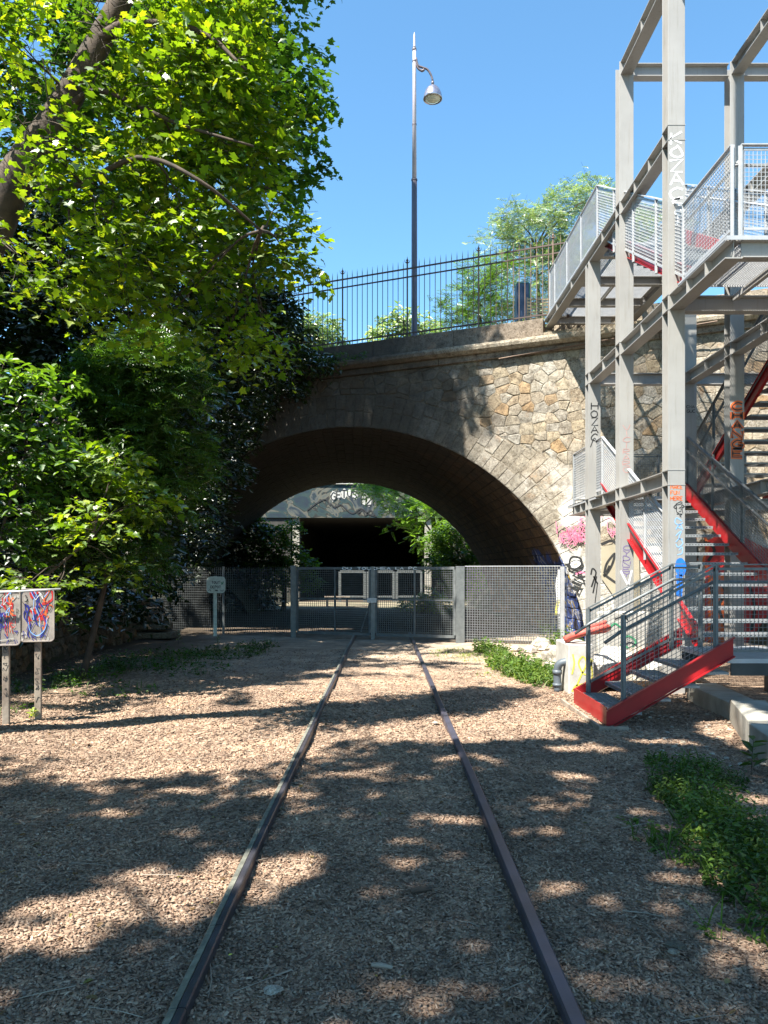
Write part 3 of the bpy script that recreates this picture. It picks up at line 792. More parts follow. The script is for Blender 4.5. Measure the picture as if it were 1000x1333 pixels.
# ================================================================== street lamp
lz = 20.9; lx = .0395*lz; lb = T_(lx)-.45
lamp = thing('street_lamp', (lx, lz, lb), 'tall slim street lamp with round hanging head, rising behind the bridge railing', 'street lamp')
mb = MB(); mb.tube([(lx,lz,lb),(lx,lz,lb+.5),(lx,lz,lb+.55),(lx,lz,12.4)], [.11,.11,.085,.075], 14); obj('pole', mb, M['lamp'], lamp, smooth=True)
mb = MB(); mb.tube([(lx,lz,12.4),(lx,lz,15.2),(lx,lz,16.0)], [.062,.05,.044], 12); obj('upper_pole', mb, M['lamplight'], lamp, smooth=True)
mb = MB(); mb.tube([(lx,lz,16.0),(lx,lz,16.04),(lx,lz,16.30),(lx,lz,16.42)], [.05,.032,.03,.006], 10); obj('finial', mb, M['lamplight'], lamp, smooth=True)
mb = MB()
for h, r in ((12.4,.085),(13.9,.062),(15.63,.055),(15.95,.058)): mb.lathe((lx,lz,h), [(r-.01,-.02),(r,-.02),(r,.02),(r-.01,.02)], 12)
obj('band', mb, M['lamp'], lamp)
mb = MB(); mb.tube(bez([(lx+.04,lz,15.72),(lx+.10,lz,15.52),(lx+.22,lz,15.46),(lx+.36,lz,15.40),(lx+.46,lz,15.24),(lx+.50,lz,15.10)]), [.03]*20+[.026]*6, 8); obj('bracket_arm', mb, M['lamp'], lamp, smooth=True)
mb = MB(); mb.tube(bez([(lx+.04,lz,15.60),(lx+.10,lz,15.44),(lx+.20,lz,15.37),(lx+.27,lz,15.40)]), [.03]*10+[.035]*6, 8); obj('bracket_scroll', mb, M['lamp'], lamp, smooth=True)
c = (lx+.50, lz, 14.62)
mb = MB(); mb.lathe(c, [(.0,.47),(.035,.46),(.04,.40),(.02,.37)], 14); obj('hanger', mb, M['lamp'], lamp, smooth=True)
mb = MB(); mb.lathe(c, [(.001,.36),(.05,.35),(.12,.31),(.19,.23),(.235,.12),(.255,.03),(.262,-.02),(.25,-.03),(.235,0),(.215,.1),(.1,.2),(.001,.22)], 28); obj('hood', mb, M['chrome'], lamp, smooth=True)
mb = MB(); mb.lathe(c, [(.225,.02),(.20,-.03),(.14,-.07),(.06,-.095),(.001,-.10)], 24); obj('glass_bowl', mb, M['glass'], lamp, smooth=True)
mb = MB(); mb.lathe((c[0],c[1],c[2]), [(.09,.15),(.09,-.02),(.05,-.06),(.001,-.06)], 12); obj('bulb_holder', mb, M['kbl'], lamp)

# ================================================================== fences and gate
def fz(u): return 19.5/(1+.36*u)
def FP(px, h): u = (px-500)/1000; z = fz(u); return Vector((u*z, z, h))
def meshpanel(a, b, h0, h1, pitch, bw, bd, mode='v'):
    """welded grating between points a and b (ground positions), heights h0..h1"""
    mb = MB(); a = Vector(a); b = Vector(b); d = b-a; L = d.length; n = max(2, int(round(L/pitch)))
    for i in range(1, n):
        p = a + d*i/n; mb.bar(p+Vector((0,0,h0)), p+Vector((0,0,h1)), bd, bw, d.normalized())
    m = int(round((h1-h0)/pitch))
    for j in range(1, m):
        h = h0+(h1-h0)*j/m; off = Vector((-d.y, d.x, 0)).normalized()*-bw*.9
        mb.bar(a+off+Vector((0,0,h)), b+off+Vector((0,0,h)), bw, bw)
    return mb
def post(mb, p, h, s, base=0): mb.box(p.x-s/2, p.x+s/2, p.y-s/2, p.y+s/2, base, h)
HT = 1.86
gate = thing('mesh_gate', FP(491, 0), 'double leaf grey mesh gate closed across the track under the arch', 'gate')
for px, s, h in ((382, .14, 1.90), (599, .21, 1.87)):
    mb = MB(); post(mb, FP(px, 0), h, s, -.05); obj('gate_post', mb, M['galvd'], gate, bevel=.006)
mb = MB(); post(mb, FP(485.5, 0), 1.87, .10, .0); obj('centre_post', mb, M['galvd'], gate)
for a, b, mid in ((387, 482, 436), (490, 592, 540)):
    A, B = FP(a, 0), FP(b, 0)
    mb = MB(); f0 = .14
    mb.bar(A+Vector((0,0,f0)), B+Vector((0,0,f0)), .05, .07); mb.bar(A+Vector((0,0,HT-.035)), B+Vector((0,0,HT-.035)), .05, .07)
    for p in (A, B): mb.bar(p+Vector((0,0,f0+.035)), p+Vector((0,0,HT-.07)), .05, .06, (B-A))
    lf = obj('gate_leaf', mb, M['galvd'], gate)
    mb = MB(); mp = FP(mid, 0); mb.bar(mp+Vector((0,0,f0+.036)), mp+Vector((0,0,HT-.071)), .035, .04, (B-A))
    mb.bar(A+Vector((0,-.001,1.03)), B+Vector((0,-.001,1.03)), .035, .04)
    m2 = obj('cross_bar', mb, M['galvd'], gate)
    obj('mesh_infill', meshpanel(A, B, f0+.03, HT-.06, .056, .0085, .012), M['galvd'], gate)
mb = MB(); a = FP(470, .2); b = FP(482, .95); mb.bar(a, b, .03, .03); obj('brace', mb, M['galvd'], gate)
mb = MB(); mb.box(-.12,.12,-.03,.03,0,.12); p = FP(484, .95)
mb.v = [(p.x+v[0], p.y-.06+v[1], p.z+v[2]) for v in mb.v]; obj('lock_box', mb, M['galv'], gate)
mb = MB(); A = FP(447, 0); B = FP(541, 0); e = (B-A)
def tf(u, v): p = A + e*u; return (p.x-.012, p.y-.034, HT-.068+v)
word(mb, 'DU TOUCHE', 0.0, 0, .052, .062, .014, tf, gap=.32); word(mb, 'A LA PC', .62, 0, .045, .062, .014, tf, gap=.32)
obj('white_lettering', mb, M['kwh'], gate)
mb = MB(); 
def tf2(u, v): p = FP(597.5, 0); return (p.x+u, p.y-.108, v)
word(mb, 'SUS', -.05, 1.5, .08, .12, .014, tf2, stack=True); obj('post_scrawl', mb, M['kbl'], gate)

fr = thing('mesh_fence', FP(668, 0), 'sunlit grey mesh fence panel closing the arch to the right of the gate', 'fence')
mb = MB(); post(mb, FP(732, 0), 1.86, .09, -.05); obj('fence_post', mb, M['galv'], fr)
A, B = FP(605.5, 0), FP(729.5, 0)
obj('mesh_panel', meshpanel(A, B, .03, 1.86, .062, .015, .02), M['galvm'], fr)
mb = MB(); mb.bar(A+Vector((0,0,1.87)), B+Vector((0,0,1.87)), .03, .02); obj('top_rail', mb, M['galv'], fr)
A, B = FP(735, 0), FP(742, 0); A = A + Vector((.05, .05, 0)); B = B + Vector((0, .35, 0))
obj('mesh_panel', meshpanel(A, B, .03, 1.86, .062, .010, .02), M['galv'], fr)
mb = MB(); 
for h in (.75, 1.4, 1.86): mb.bar(A+Vector((0,0,h)), B+Vector((0,0,h)), .03, .03)
obj('side_rail', mb, M['galv'], fr)
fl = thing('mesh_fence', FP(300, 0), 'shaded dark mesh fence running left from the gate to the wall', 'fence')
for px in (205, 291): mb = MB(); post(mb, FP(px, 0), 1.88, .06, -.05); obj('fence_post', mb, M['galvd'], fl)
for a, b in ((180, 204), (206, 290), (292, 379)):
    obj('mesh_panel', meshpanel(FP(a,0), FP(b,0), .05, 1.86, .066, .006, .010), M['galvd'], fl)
# ================================================================== stair tower
st = thing('stair_tower', (4.1, 10.8, 0), 'grey steel stair tower with red stair flights climbing beside the bridge on the right', 'staircase')
L0, L1, L2, L3, L4 = .75, 3.17, 5.64, 8.03, 10.4
BD = .22
XA, XB, XD = 4.12, 6.0, 7.9
rows = {'C': 10.93, 'B': 13.16, 'A': 15.15}
def column(x, y, h):
    """H-section, flanges facing the camera and away from it"""
    mb = MB(); w_ = .24; d = .23; t = .014
    mb.box(x-w_/2, x+w_/2, y-d/2, y-d/2+t, -.05, h); mb.box(x-w_/2, x+w_/2, y+d/2-t, y+d/2, -.05, h)
    mb.box(x-.006, x+.006, y-d/2+t, y+d/2-t, -.05, h-.001)
    return obj('column', mb, M['steel'], st, bevel=.003)
cols = {}
for x, tops in ((XA, {'C': 14.5, 'B': L4, 'A': L3-BD}), (XB, {'C': 14.5, 'B': L4, 'A': L3-BD}), (XD, {'C': 14.5, 'B': L4, 'A': L3-BD})):
    for r, h in tops.items(): cols[(x, r)] = column(x, rows[r], h)
H2 = .115
for (x, r), c_ in list(cols.items()):
    for lv in (L1, L2, L3, L4):
        if (r == 'A' and lv > L2+.1) or lv > L4 - .1 and r != 'C': continue
        mb = MB()
        for z in (lv-.012, lv-BD-.002): mb.box(x-.1235, x+.1235, rows[r]-.1195, rows[r]+.1195, z, z+.014)
        obj('splice_plate', mb, M['steel'], c_)
def beam(p, q, w_=.20, d=BD, mat='steel', stiff=0, side=-1):
    mb = MB(); mb.isec(p, q, w_, d)
    if stiff:
        p_, q_ = Vector(p), Vector(q); L = (q_-p_).length; n = int(L/stiff); dr = (q_-p_).normalized()
        for k in range(1, n+1):
            c = p_ + dr*(k*L/(n+1)) - Vector((0, 0, d/2)); 
            mb.bar(c - dr*.005, c + dr*.005, w_-.012, d-.030)
    return obj('beam', mb, M[mat], st)
yC, yB, yA = rows['C'], rows['B'], rows['A']
# beams along the track direction
for x in (XA, XB, XD):
    beam((x, yC+H2, L1), (x, yB-H2, L1), stiff=1.1); beam((x, yB+H2, L1), (x, yA-H2, L1), stiff=1.1); beam((x, yA+H2, L1), (x, 16.75, L1), stiff=.7)
    beam((x, 9.05, L2), (x, yC-H2, L2), stiff=.8); beam((x, yC+H2, L2), (x, yB-H2, L2), stiff=1.1); beam((x, yB+H2, L2), (x, yA-H2, L2), stiff=1.1)
    beam((x, yC+H2, L4), (x, yB-H2, L4), stiff=1.1); beam((x, 9.0, L4), (x, yC-H2, L4), stiff=.8)
for x in (XA, XB):
    beam((x, yC+H2, L3), (x, yB-H2, L3), stiff=1.0); beam((x, yB+H2, L3), (x, yA, L3), stiff=1.1); beam((x, yA+.001, L3), (x, 19.35 if x < 5 else 18.7, L3), stiff=1.4)
# cross beams
def cross(x0, x1, y, z, w_=.16, d=BD): beam((x0, y, z), (x1, y, z), w_, d)
for a, b in ((XA, XB), (XB, XD)):
    a1, b1 = a+.121, b-.121
    cross(a1, b1, yB, L4); cross(a1, b1, yC, L2-.004); cross(a1, b1, yA, L2-.004); cross(a1, b1, yA, L1-.004)
    cross(a+.1, b-.1, 9.08, L2, .14); cross(a+.1, b-.1, 16.72, L1-.002, .14)
for y in (yA-.2, 16.4, 17.7, 18.95): cross(XA+.1, XB-.1, y, L3-.006, .14, .18)
mb = MB(); mb.bar((XB-1.05, 9.1, L2-.05), (XB-1.05, yC-.1, L2-.05), .06, .08); obj('joist', mb, M['steel'], st)
mb = MB(); mb.bar((XB+.9, 9.1, L2-.05), (XB+.9, yC-.1, L2-.05), .06, .08); obj('joist', mb, M['steel'], st)
mb = MB(); mb.bar((5.0, yA, L3-.05), (5.0, 19.0, L3-.05), .05, .07); obj('joist', mb, M['steel'], st)

def railing_part(name='railing'):
    o = bpy.data.objects.new(name, MB().add([(0,0,0),(.001,0,0),(0,.001,0)], [(0,1,2)]).mesh(name)); return o
def grating(x0, x1, y0, y1, z, pitch=.034, along='y'):
    """open deck: deep bearing bars and thin rods"""
    mb = MB(); t = .0045; dp = .028
    n = int((x1-x0)/pitch)
    for i in range(n+1):
        x = x0+(x1-x0)*i/n; mb.box(x-t/2, x+t/2, y0, y1, z-dp, z)
    m = int((y1-y0)/(pitch*1.15))
    for j in range(m+1):
        y = y0+(y1-y0)*j/m; mb.box(x0, x1, y-t*.6, y+t*.6, z-.012, z-.001)
    return mb
def deck(x0, x1, y0, y1, z, lip=True):
    mb = MB(); e = .008
    mb.box(x0, x1, y0, y0+e, z-.05, z); mb.box(x0, x1, y1-e, y1, z-.05, z)
    mb.box(x0, x0+e, y0+e, y1-e, z-.05, z); mb.box(x1-e, x1, y0+e, y1-e, z-.05, z)
    o = obj('landing', mb, M['galv'], st)
    obj('grating', grating(x0+e, x1-e, y0+e, y1-e, z-.004), M['galv'], o)
    return o
deck(3.86, 5.9, 8.62, 10.1, L0)
deck(5.91, 8.0, 8.62, 10.1, L0)
mb = MB(); mb.box(3.90, 8.0, 8.63, 8.65, L0-.19, L0-.052); mb.box(3.90, 8.0, 10.05, 10.07, L0-.19, L0-.052)
for x in (5.0, 6.6, 7.9): mb.box(x-.05, x+.05, 8.66, 8.76, -.05, L0-.052); mb.box(x-.05, x+.05, 9.9, 10.0, -.05, L0-.052)
obj('landing_edge_beam', mb, M['darksteel'], st)
deck(4.02, 5.9, 14.62, 16.85, L1); deck(5.91, 7.98, 16.0, 16.85, L1)
deck(4.02, 5.9, 9.0, 10.5, L2+.03); deck(5.91, 8.0, 9.0, 11.65, L2+.03)
deck(4.02, 5.98, 14.75, 16.9, L3+.03); deck(4.02, 5.98, 16.91, 19.3, L3+.03)

def flight(x0, x1, y0, y1, z0, z1, n, axis='y', riser_face=-1):
    """n risers; runs from y0 (low) to y1 (high). axis 'y' or 'x' (then x/y swap roles)"""
    def S(a, b, z): return (a, b, z) if axis == 'y' else (b, a, z)     # a across, b along
    mb0 = MB(); rise = (z1-z0)/n; go = (y1-y0)/(n-1) if n > 1 else .3; sg = 1 if go > 0 else -1
    d = .26 if axis == 'y' else .20
    top = None
    parts = []
    for k, a in enumerate((x0-.02, x1+.02)):
        mb = MB()
        p = Vector(S(a, y0-sg*.30, z0-rise+.06)); q = Vector(S(a, y1+sg*.02, z1+.04))
        lo = z0-.02
        sl = (z1-z0)/(y1-y0)
        # channel: web plate plus two flanges
        up = Vector(S(0, 0, 1)) if axis == 'y' else Vector((0, 0, 1))
        def plate(aa, bb, lo_, hi_):
            ya, yb = y0-sg*.07, y1+sg*.05
            T = lambda b: z0+rise+.06+abs(sl)*abs(b-y0)*(1 if (b-y0)*sg > 0 else -1)
            gl = .004 if z0 == 0 else -9
            pts = []
            if T(ya)+lo_ < gl:
                yk = ya + sg*(gl-(T(ya)+lo_))/abs(sl); yk = max(min(yk, max(ya, yb)), min(ya, yb))
                if T(ya)+hi_ <= gl: pts = [S(0, yk, gl)]
                else: pts = [S(0, ya, gl), S(0, yk, gl)]
            else: pts = [S(0, ya, T(ya)+lo_)]
            pts += [S(0, yb, T(yb)+lo_), S(0, yb, T(yb)+hi_)]
            if T(ya)+hi_ > gl: pts.append(S(0, ya, T(ya)+hi_))
            else: pts.append(S(0, yk-sg*.001, gl+.0005))
            ax = 0 if axis == 'y' else 1; m_ = len(pts)
            vs = []
            for off in (aa, bb):
                for p_ in pts: r_ = list(p_); r_[ax] = off; vs.append(tuple(r_))
            mb.add(vs, [tuple(range(m_)), tuple(reversed(range(m_, 2*m_)))]+[(i, m_+i, m_+(i+1) % m_, (i+1) % m_) for i in range(m_)])
        sgn = -1 if k == 0 else 1
        plate(a-.004, a+.004, -d, -.0005)
        plate(min(a-.004, a+sgn*.055), max(a+.004, a+sgn*.055), .0, .012)
        plate(min(a-.004, a+sgn*.055), max(a+.004, a+sgn*.055), -d-.0125, -d-.0005)
        parts.append(mb)
    fl_ = obj('stair_flight', parts[0], M['red'], st)
    obj('stringer', parts[1], M['red'], fl_)
    xm0, xm1 = x0+.012, x1-.012
    if axis == 'x': mb = MB(); mb.box(y0-.068, y0-.058, x0-.014, x1+.014, .005, .205); obj('toe_plate', mb, M['red'], fl_)
    for i in range(n-1):
        z = z0+rise*(i+1); yy = y0+go*i
        mb = MB(); ya, yb = sorted((yy, yy+sg*(abs(go)+.015)))
        def bx(a0, a1, b0, b1, c0, c1):
            if axis == 'y': mb.box(a0, a1, b0, b1, c0, c1)
            else: mb.box(b0, b1, a0, a1, c0, c1)
        nf = .004
        yfront = ya if sg > 0 else yb
        bx(xm0, xm1, min(yfront, yfront+sg*.030), max(yfront, yfront+sg*.030), z-.045, z)           # nosing
        yback = yb if sg > 0 else ya
        bx(xm0, xm1, min(yback, yback-sg*.006), max(yback, yback-sg*.006), z-.035, z-.002)
        inner0, inner1 = sorted((yfront+sg*.031, yback-sg*.007))
        m = int((xm1-xm0)/.034)
        for j in range(m+1):
            x = xm0+(xm1-xm0)*j/m; bx(x-.004, x+.004, inner0, inner1, z-.030, z-.002)
        for j in range(1, 4):
            y = inner0+(inner1-inner0)*j/4; bx(xm0, xm1, y-.003, y+.003, z-.014, z-.003)
        t = obj('tread', mb, M['tread'], fl_)
        # row of holes in the nosing
        mb = MB()
        nh = int((xm1-xm0)/.05)
        yn = yfront-sg*.0015
        for j in range(nh):
            x = xm0+.03+j*.05; bx(x, x+.022, min(yn, yn+sg*.001), max(yn, yn+sg*.001), z-.028, z-.018)
        obj('nosing_holes', mb, M['kbl'], fl_, kind='stuff')
    return fl_
# flight 1 rises to the right (along x); a = y (across), b = x (along)
flight(8.62, 10.05, 2.56, 3.86, 0, L0, 5, axis='x')
flight(4.2, 5.72, 10.15, 14.60, L0, L1, 15)
flight(6.45, 7.9, 16.0, 11.66, L1, L2+.03, 15)
flight(4.2, 5.72, 10.5, 14.74, L2+.03, L3+.03, 14)
mb = MB(); mb.box(2.34, 2.37, 8.35, 10.2, -.03, .045); obj('foot_edging', mb, M['wood'], st)
mb = MB(); mb.box(2.371, 2.66, 8.35, 8.38, -.03, .04); obj('foot_edging', mb, M['wood'], st)

def rail_run(pts, hgt=1.07, pitch=.048, inner=None, posts=None, bar=.0048, handrail=True, mat='galv', foot=.06, dark=False, ends=(True, True)):
    """pts: (x,y,level). mesh infill follows the slope; inner = direction (unit xy) of the walking side"""
    pts = [Vector(p) for p in pts]
    tot = MB()
    frame = MB(); infill = MB()
    for a, b in zip(pts, pts[1:]):
        d = b-a; hd = Vector((d.x, d.y, 0)); L = hd.length; hd.normalize()
        up = Vector((0, 0, 1))
        frame.bar(a+up*hgt, b+up*hgt, .055, .014, (0,0,1) if abs(d.z) < .01 else (0,0,1))
        frame.bar(a+up*(hgt-.05), b+up*(hgt-.05), .012, .03)
        frame.bar(a+up*(foot+.015), b+up*(foot+.015), .012, .03)
        n = max(2, int(L/pitch))
        for i in range(1, n):
            p = a+d*i/n; infill.bar(p+up*(foot+.03), p+up*(hgt-.065), .007, bar, hd)
        m = int((hgt-foot-.1)/pitch); off = Vector((-hd.y, hd.x, 0))*.006
        for j in range(1, m):
            h = foot+.03+(hgt-.065-foot-.03)*j/m; infill.bar(a+up*h+off, b+up*h+off, .006, bar)
        np_ = max(1, int(round(L/1.15)))
        for i in range(np_+1):
            p = a+d*i/np_
            if i == 0 and a is not pts[0]: continue
            frame.bar(p+up*(-.06), p+up*(hgt-.008), .045, .022, hd)
            frame.bar(p+up*(-.06), p+up*(hgt-.009), .012, .060, hd)
    o = obj('railing', frame, M[mat], st)
    obj('mesh_infill', infill, M[mat], o)
    if handrail and inner is not None:
        iv = Vector((inner[0], inner[1], 0))*.075; mb = MB()
        hp = [p+iv+Vector((0,0,hgt-.20)) for p in pts]
        if ends[0]:
            d = (hp[0]-hp[1]).normalized(); d.z = d.z*1
            hp = [hp[0]+d*.22 + Vector((0,0,-.03))] + hp
        mb.tube(hp, .020, 8); 
        for a, b in zip(pts, pts[1:]):
            n = max(1, int((b-a).length/1.1))
            for i in range(n+1):
                p = a+(b-a)*i/n+Vector((0,0,hgt-.24)); mb.tube([p, p+iv*.9+Vector((0,0,.01)), p+iv+Vector((0,0,.03))], .006, 5)
        obj('handrail', mb, M[mat], o, smooth=True)
    return o
sl1 = .15/.325
# flight 1, near and far railing
rail_run([(2.70, 8.66, .20), (3.74, 8.66, L0+.01), (8.0, 8.66, L0+.01)], inner=(0, 1), mat='galvd', hgt=1.05)
rail_run([(2.66, 10.0, .21), (3.74, 10.0, L0+.03), (4.12, 10.0, L0+.03)], inner=(0, -1), mat='galvd', hgt=1.05)
# flight 2
s2 = (L1-L0)/4.45
rail_run([(4.16, 11.05, L0+.18+.8*.5326), (4.16, 14.62, L1+.06), (4.16, 16.8, L1+.06)], inner=(1, 0), mat='galv')
rail_run([(4.16, 16.8, L1+.06), (6.0, 16.8, L1+.06), (7.9, 16.8, L1+.06)], mat='galvd', handrail=False)
rail_run([(5.78, 10.2, L0+.18), (5.78, 14.62, L1+.06)], inner=(-1, 0), mat='galvd')
rail_run([(5.9, 10.05, L0+.02), (8.0, 10.05, L0+.02)], mat='galvd', handrail=False)
# flight 3
rail_run([(6.40, 16.0, L1+.15), (6.40, 11.66, L2+.15)], inner=(1, 0), mat='galvd')
# level 2
rail_run([(4.10, 9.04, L2+.04), (4.10, 10.5, L2+.04), (4.10, 14.74, L3+.05), (4.10, 18.4, L3+.05), (4.10, 18.95, L3+.05)], inner=(1, 0), mat='galv', foot=.07, ends=(False, False))
rail_run([(4.20, 9.04, L2+.04), (8.0, 9.04, L2+.04)], inner=(0, 1), mat='galv', foot=.07, ends=(False, False))
rail_run([(5.78, 10.6, L2+.22), (5.78, 14.7, L3+.05)], inner=(-1, 0), mat='galv')
rail_run([(5.94, 14.75, L3+.05), (5.94, 18.3, L3+.05)], inner=(-1, 0), mat='galv')

# ------------------------------------------------------------------ tags painted on the columns
def colf(x, y):
    def f(u, v): return (x+u, y-.115-.0025, v)
    return f
def ph(py, y): return EYE+(745-py)/1000*(y-.115)
def cword(col, y, x, txt, py0, py1, wd, lw, mat, name, jit=.08, curvy=False):
    n = len(txt); h0, h1 = ph(py0, y), ph(py1, y); H = (h0-h1)/(n*1.2)
    mb = MB(); word(mb, txt, -wd/2, h0-H, wd, H, lw, colf(x, y), stack=True, gap=.2, jit=jit, curvy=curvy)
    obj(name, mb, M[mat], col)
    cols_fix.append(mb)
cols_fix = []
def onto(col, mb, mat, name):
    o = obj(name, mb, M[mat], col)
cC, cB, cA, cBd = cols[(XA,'C')], cols[(XA,'B')], cols[(XA,'A')], cols[(XB,'B')]
cword(cC, yC, XA, 'KOZAC', 172, 262, .17, .028, 'kwh', 'white_tag')
mb = MB(); f = colf(XA, yC)
stroke(mb, [(.05,ph(257,yC)),(-.05,ph(262,yC)),(.02,ph(268,yC)),(.07,ph(272,yC)),(-.02,ph(276,yC)),(.03,ph(281,yC)),(.0,ph(292,yC))], .035, f); onto(cC, mb, 'kwh', 'white_squiggle')
cword(cA, yA, XA, 'HOZAC', 524, 575, .13, .022, 'kbl', 'black_tag')
mb = MB(); f = colf(XA, yA); stroke(mb, [(-.08,ph(582,yA)),(.0,ph(570,yA)),(.07,ph(580,yA))], .018, f)
stroke(mb, [(-.07,ph(748,yA)),(-.04,ph(740,yA)),(.03,ph(745,yA)),(-.02,ph(756,yA)),(-.06,ph(764,yA))], .03, f)
stroke(mb, [(-.02,ph(750,yA)),(.06,ph(760,yA))], .028, f); stroke(mb, [(.04,ph(750,yA)),(-.03,ph(772,yA))], .028, f); stroke(mb, [(.06,ph(758,yA)),(.01,ph(785,yA))], .018, f)
stroke(mb, [(.02,ph(800,yA)),(.08,ph(806,yA)),(.02,ph(812,yA)),(.08,ph(818,yA)),(.02,ph(826,yA))], .018, f)
onto(cA, mb, 'kbl', 'black_scrawl')
cword(cB, yB, XA, 'VICIRARC', 553, 616, .12, .010, 'kfr', 'faint_red_tag', curvy=True)
cword(cB, yB, XA, 'CYDNEY', 710, 752, .12, .014, 'kpu', 'purple_tag')
mb = MB(); f = colf(XA, yB); stroke(mb, [(-.1,ph(743,yB)),(-.03,ph(754,yB)),(.05,ph(765,yB))], .03, f); stroke(mb, [(.09,ph(742,yB)),(.0,ph(770,yB))], .03, f); onto(cB, mb, 'kwh', 'white_cross')
mb = MB(); f = colf(XA, yC)
for i, (t, py) in enumerate((('MAKE', 636), ('FUN', 643.5), ('HERE', 651))): word(mb, t, -.085, ph(py, yC), .034, .052, .013, f, gap=.3)
onto(cC, mb, 'kor', 'orange_lettering')
mb = MB()
def fp(px, py): return ((px-500)/1000*(yC-.115)-XA, ph(py, yC))
for q, w_ in (([(880,656),(886,653),(888,655),(882,657),(880,656)], .010), ([(877,660),(880,657),(880,662),(877,660)], .012), ([(891,659),(888,657),(888,661),(891,659)], .012),
              ([(881,660),(881,666),(884,668)], .010), ([(884,662),(886,660),(887,664)], .010), ([(888,662),(889,668)], .010), ([(884,666),(887,665)], .008), ([(881,669),(888,669),(885,671),(887,673)], .012)):
    stroke(mb, [fp(*p) for p in q], w_, f)
onto(cC, mb, 'kbl', 'black_doodle')
mb = MB()
for q in ([(888,678),(881,674),(879,680),(884,683),(889,680)],[(880,689),(885,682),(889,690)],[(882,686),(887,688)],[(880,697),(887,691),(884,700),(889,702)],[(880,705),(885,701),(889,707),(883,712),(880,708)],[(884,716),(888,712),(888,720),(882,722)]):
    stroke(mb, [fp(*p) for p in q], .012, f)
onto(cC, mb, 'klb', 'light_blue_tag')
mb = MB(); blob(mb, *fp(886, 738), .085, .13, f, wob=.08); 
onto(cC, mb, 'kbb', 'blue_paint_blotch')
mb = MB(); stroke(mb, [fp(884,748), fp(885,760), fp(884,776)], .09, f); onto(cC, mb, 'kbb', 'blue_paint_run')
cy = yB
mb = MB(); f2 = colf(XB, yB)
def w2(mbx, txt, lw, grow=0): word(mbx, txt, -.09+grow, ph(534, yB), .17, .115, lw, f2, stack=True, gap=.22)
def f2b(u, v): return (XB+u, yB-.115-.0015, v)
word(mb, 'CHANGE', -.085, ph(533.5, yB), .17, .125, .075, f2b, stack=True, gap=.28); obj('orange_tag', mb, M['kor'], cBd)
mb = MB(); word(mb, 'CHANGE', -.085, ph(533.5, yB), .17, .125, .020, f2, stack=True, gap=.28); obj('black_tag_outline', mb, M['kbl'], cBd)
cAd = cols[(XB,'A')]; mb = MB(); f3 = colf(XB, yA); word(mb, 'CNA', -.08, ph(531, yA), .045, .05, .012, f3); word(mb, 'GUC', -.07, ph(537, yA), .045, .06, .012, f3); obj('black_scrawl', mb, M['kbl'], cAd)
# ================================================================== vegetation
LEAVES = {}
o_ = [(0,0),(.12,.48),(.32,.28),(.58,.52),(.66,.26),(1.05,0),(.66,-.25),(.58,-.52),(.32,-.28),(.12,-.48)]
LEAVES['maple'] = (np.array([(.45,0,0)] + [(x,y,-.22*((x-.4)**2+y*y)) for x,y in o_]), np.array([(0,1+i,1+(i+1)%10) for i in range(10)]))
o_ = [(0,0,0),(.35,.27,.06),(.75,.20,.02),(1,0,-.08),(.75,-.20,.02),(.35,-.27,.06)]
LEAVES['oval'] = (np.array(o_), np.array([(0,1,2),(0,2,3),(0,3,4),(0,4,5)]))
v, t = [], []
for i in range(5):
    for s in (-1, 1):
        b = len(v); x = .15+.17*i; l = .34-.03*i
        v += [(x,0,0),(x+.10,s*l*.45,.01),(x+.16,s*l,-.04),(x+.01,s*l*.55,-.01)]; t += [(b,b+1,b+2),(b,b+2,b+3)]
b = len(v); v += [(.85,0,0),(1.0,.06,0),(1.2,0,-.06),(1.0,-.06,0)]; t += [(b,b+1,b+2),(b,b+2,b+3)]
LEAVES['pinnate'] = (np.array(v), np.array(t))
LEAVES['blade'] = (np.array([(0,-.03,0),(0,.03,0),(.5,.028,.06),(.5,-.028,.06),(1,0,-.04)]), np.array([(0,1,2),(0,2,3),(3,2,4)]))

def norm(a): return a/np.maximum(np.linalg.norm(a, axis=1, keepdims=True), 1e-6)
def leaves_at(Pp, ax, nm, size, kind):
    tv, tt = LEAVES[kind]; n = len(Pp)
    nm = norm(nm); ax = norm(ax - nm*np.sum(ax*nm, 1, keepdims=True)); sd_ = np.cross(nm, ax)
    asp = np.random.default_rng(n).uniform(.62, 1.12, n); bend = np.random.default_rng(n+1).normal(0, .16, n)
    zz = tv[None,:,2]*1.2 + bend[:,None]*tv[None,:,0]**2 + np.abs(bend)[:,None]*.9*np.abs(tv[None,:,1])
    V = Pp[:,None] + size[:,None,None]*(tv[None,:,0,None]*ax[:,None] + (tv[None,:,1]*asp[:,None])[:,:,None]*sd_[:,None] + zz[:,:,None]*nm[:,None])
    T = tt[None] + (np.arange(n)*len(tv))[:,None,None]
    return V.reshape(-1,3), T.reshape(-1,3)
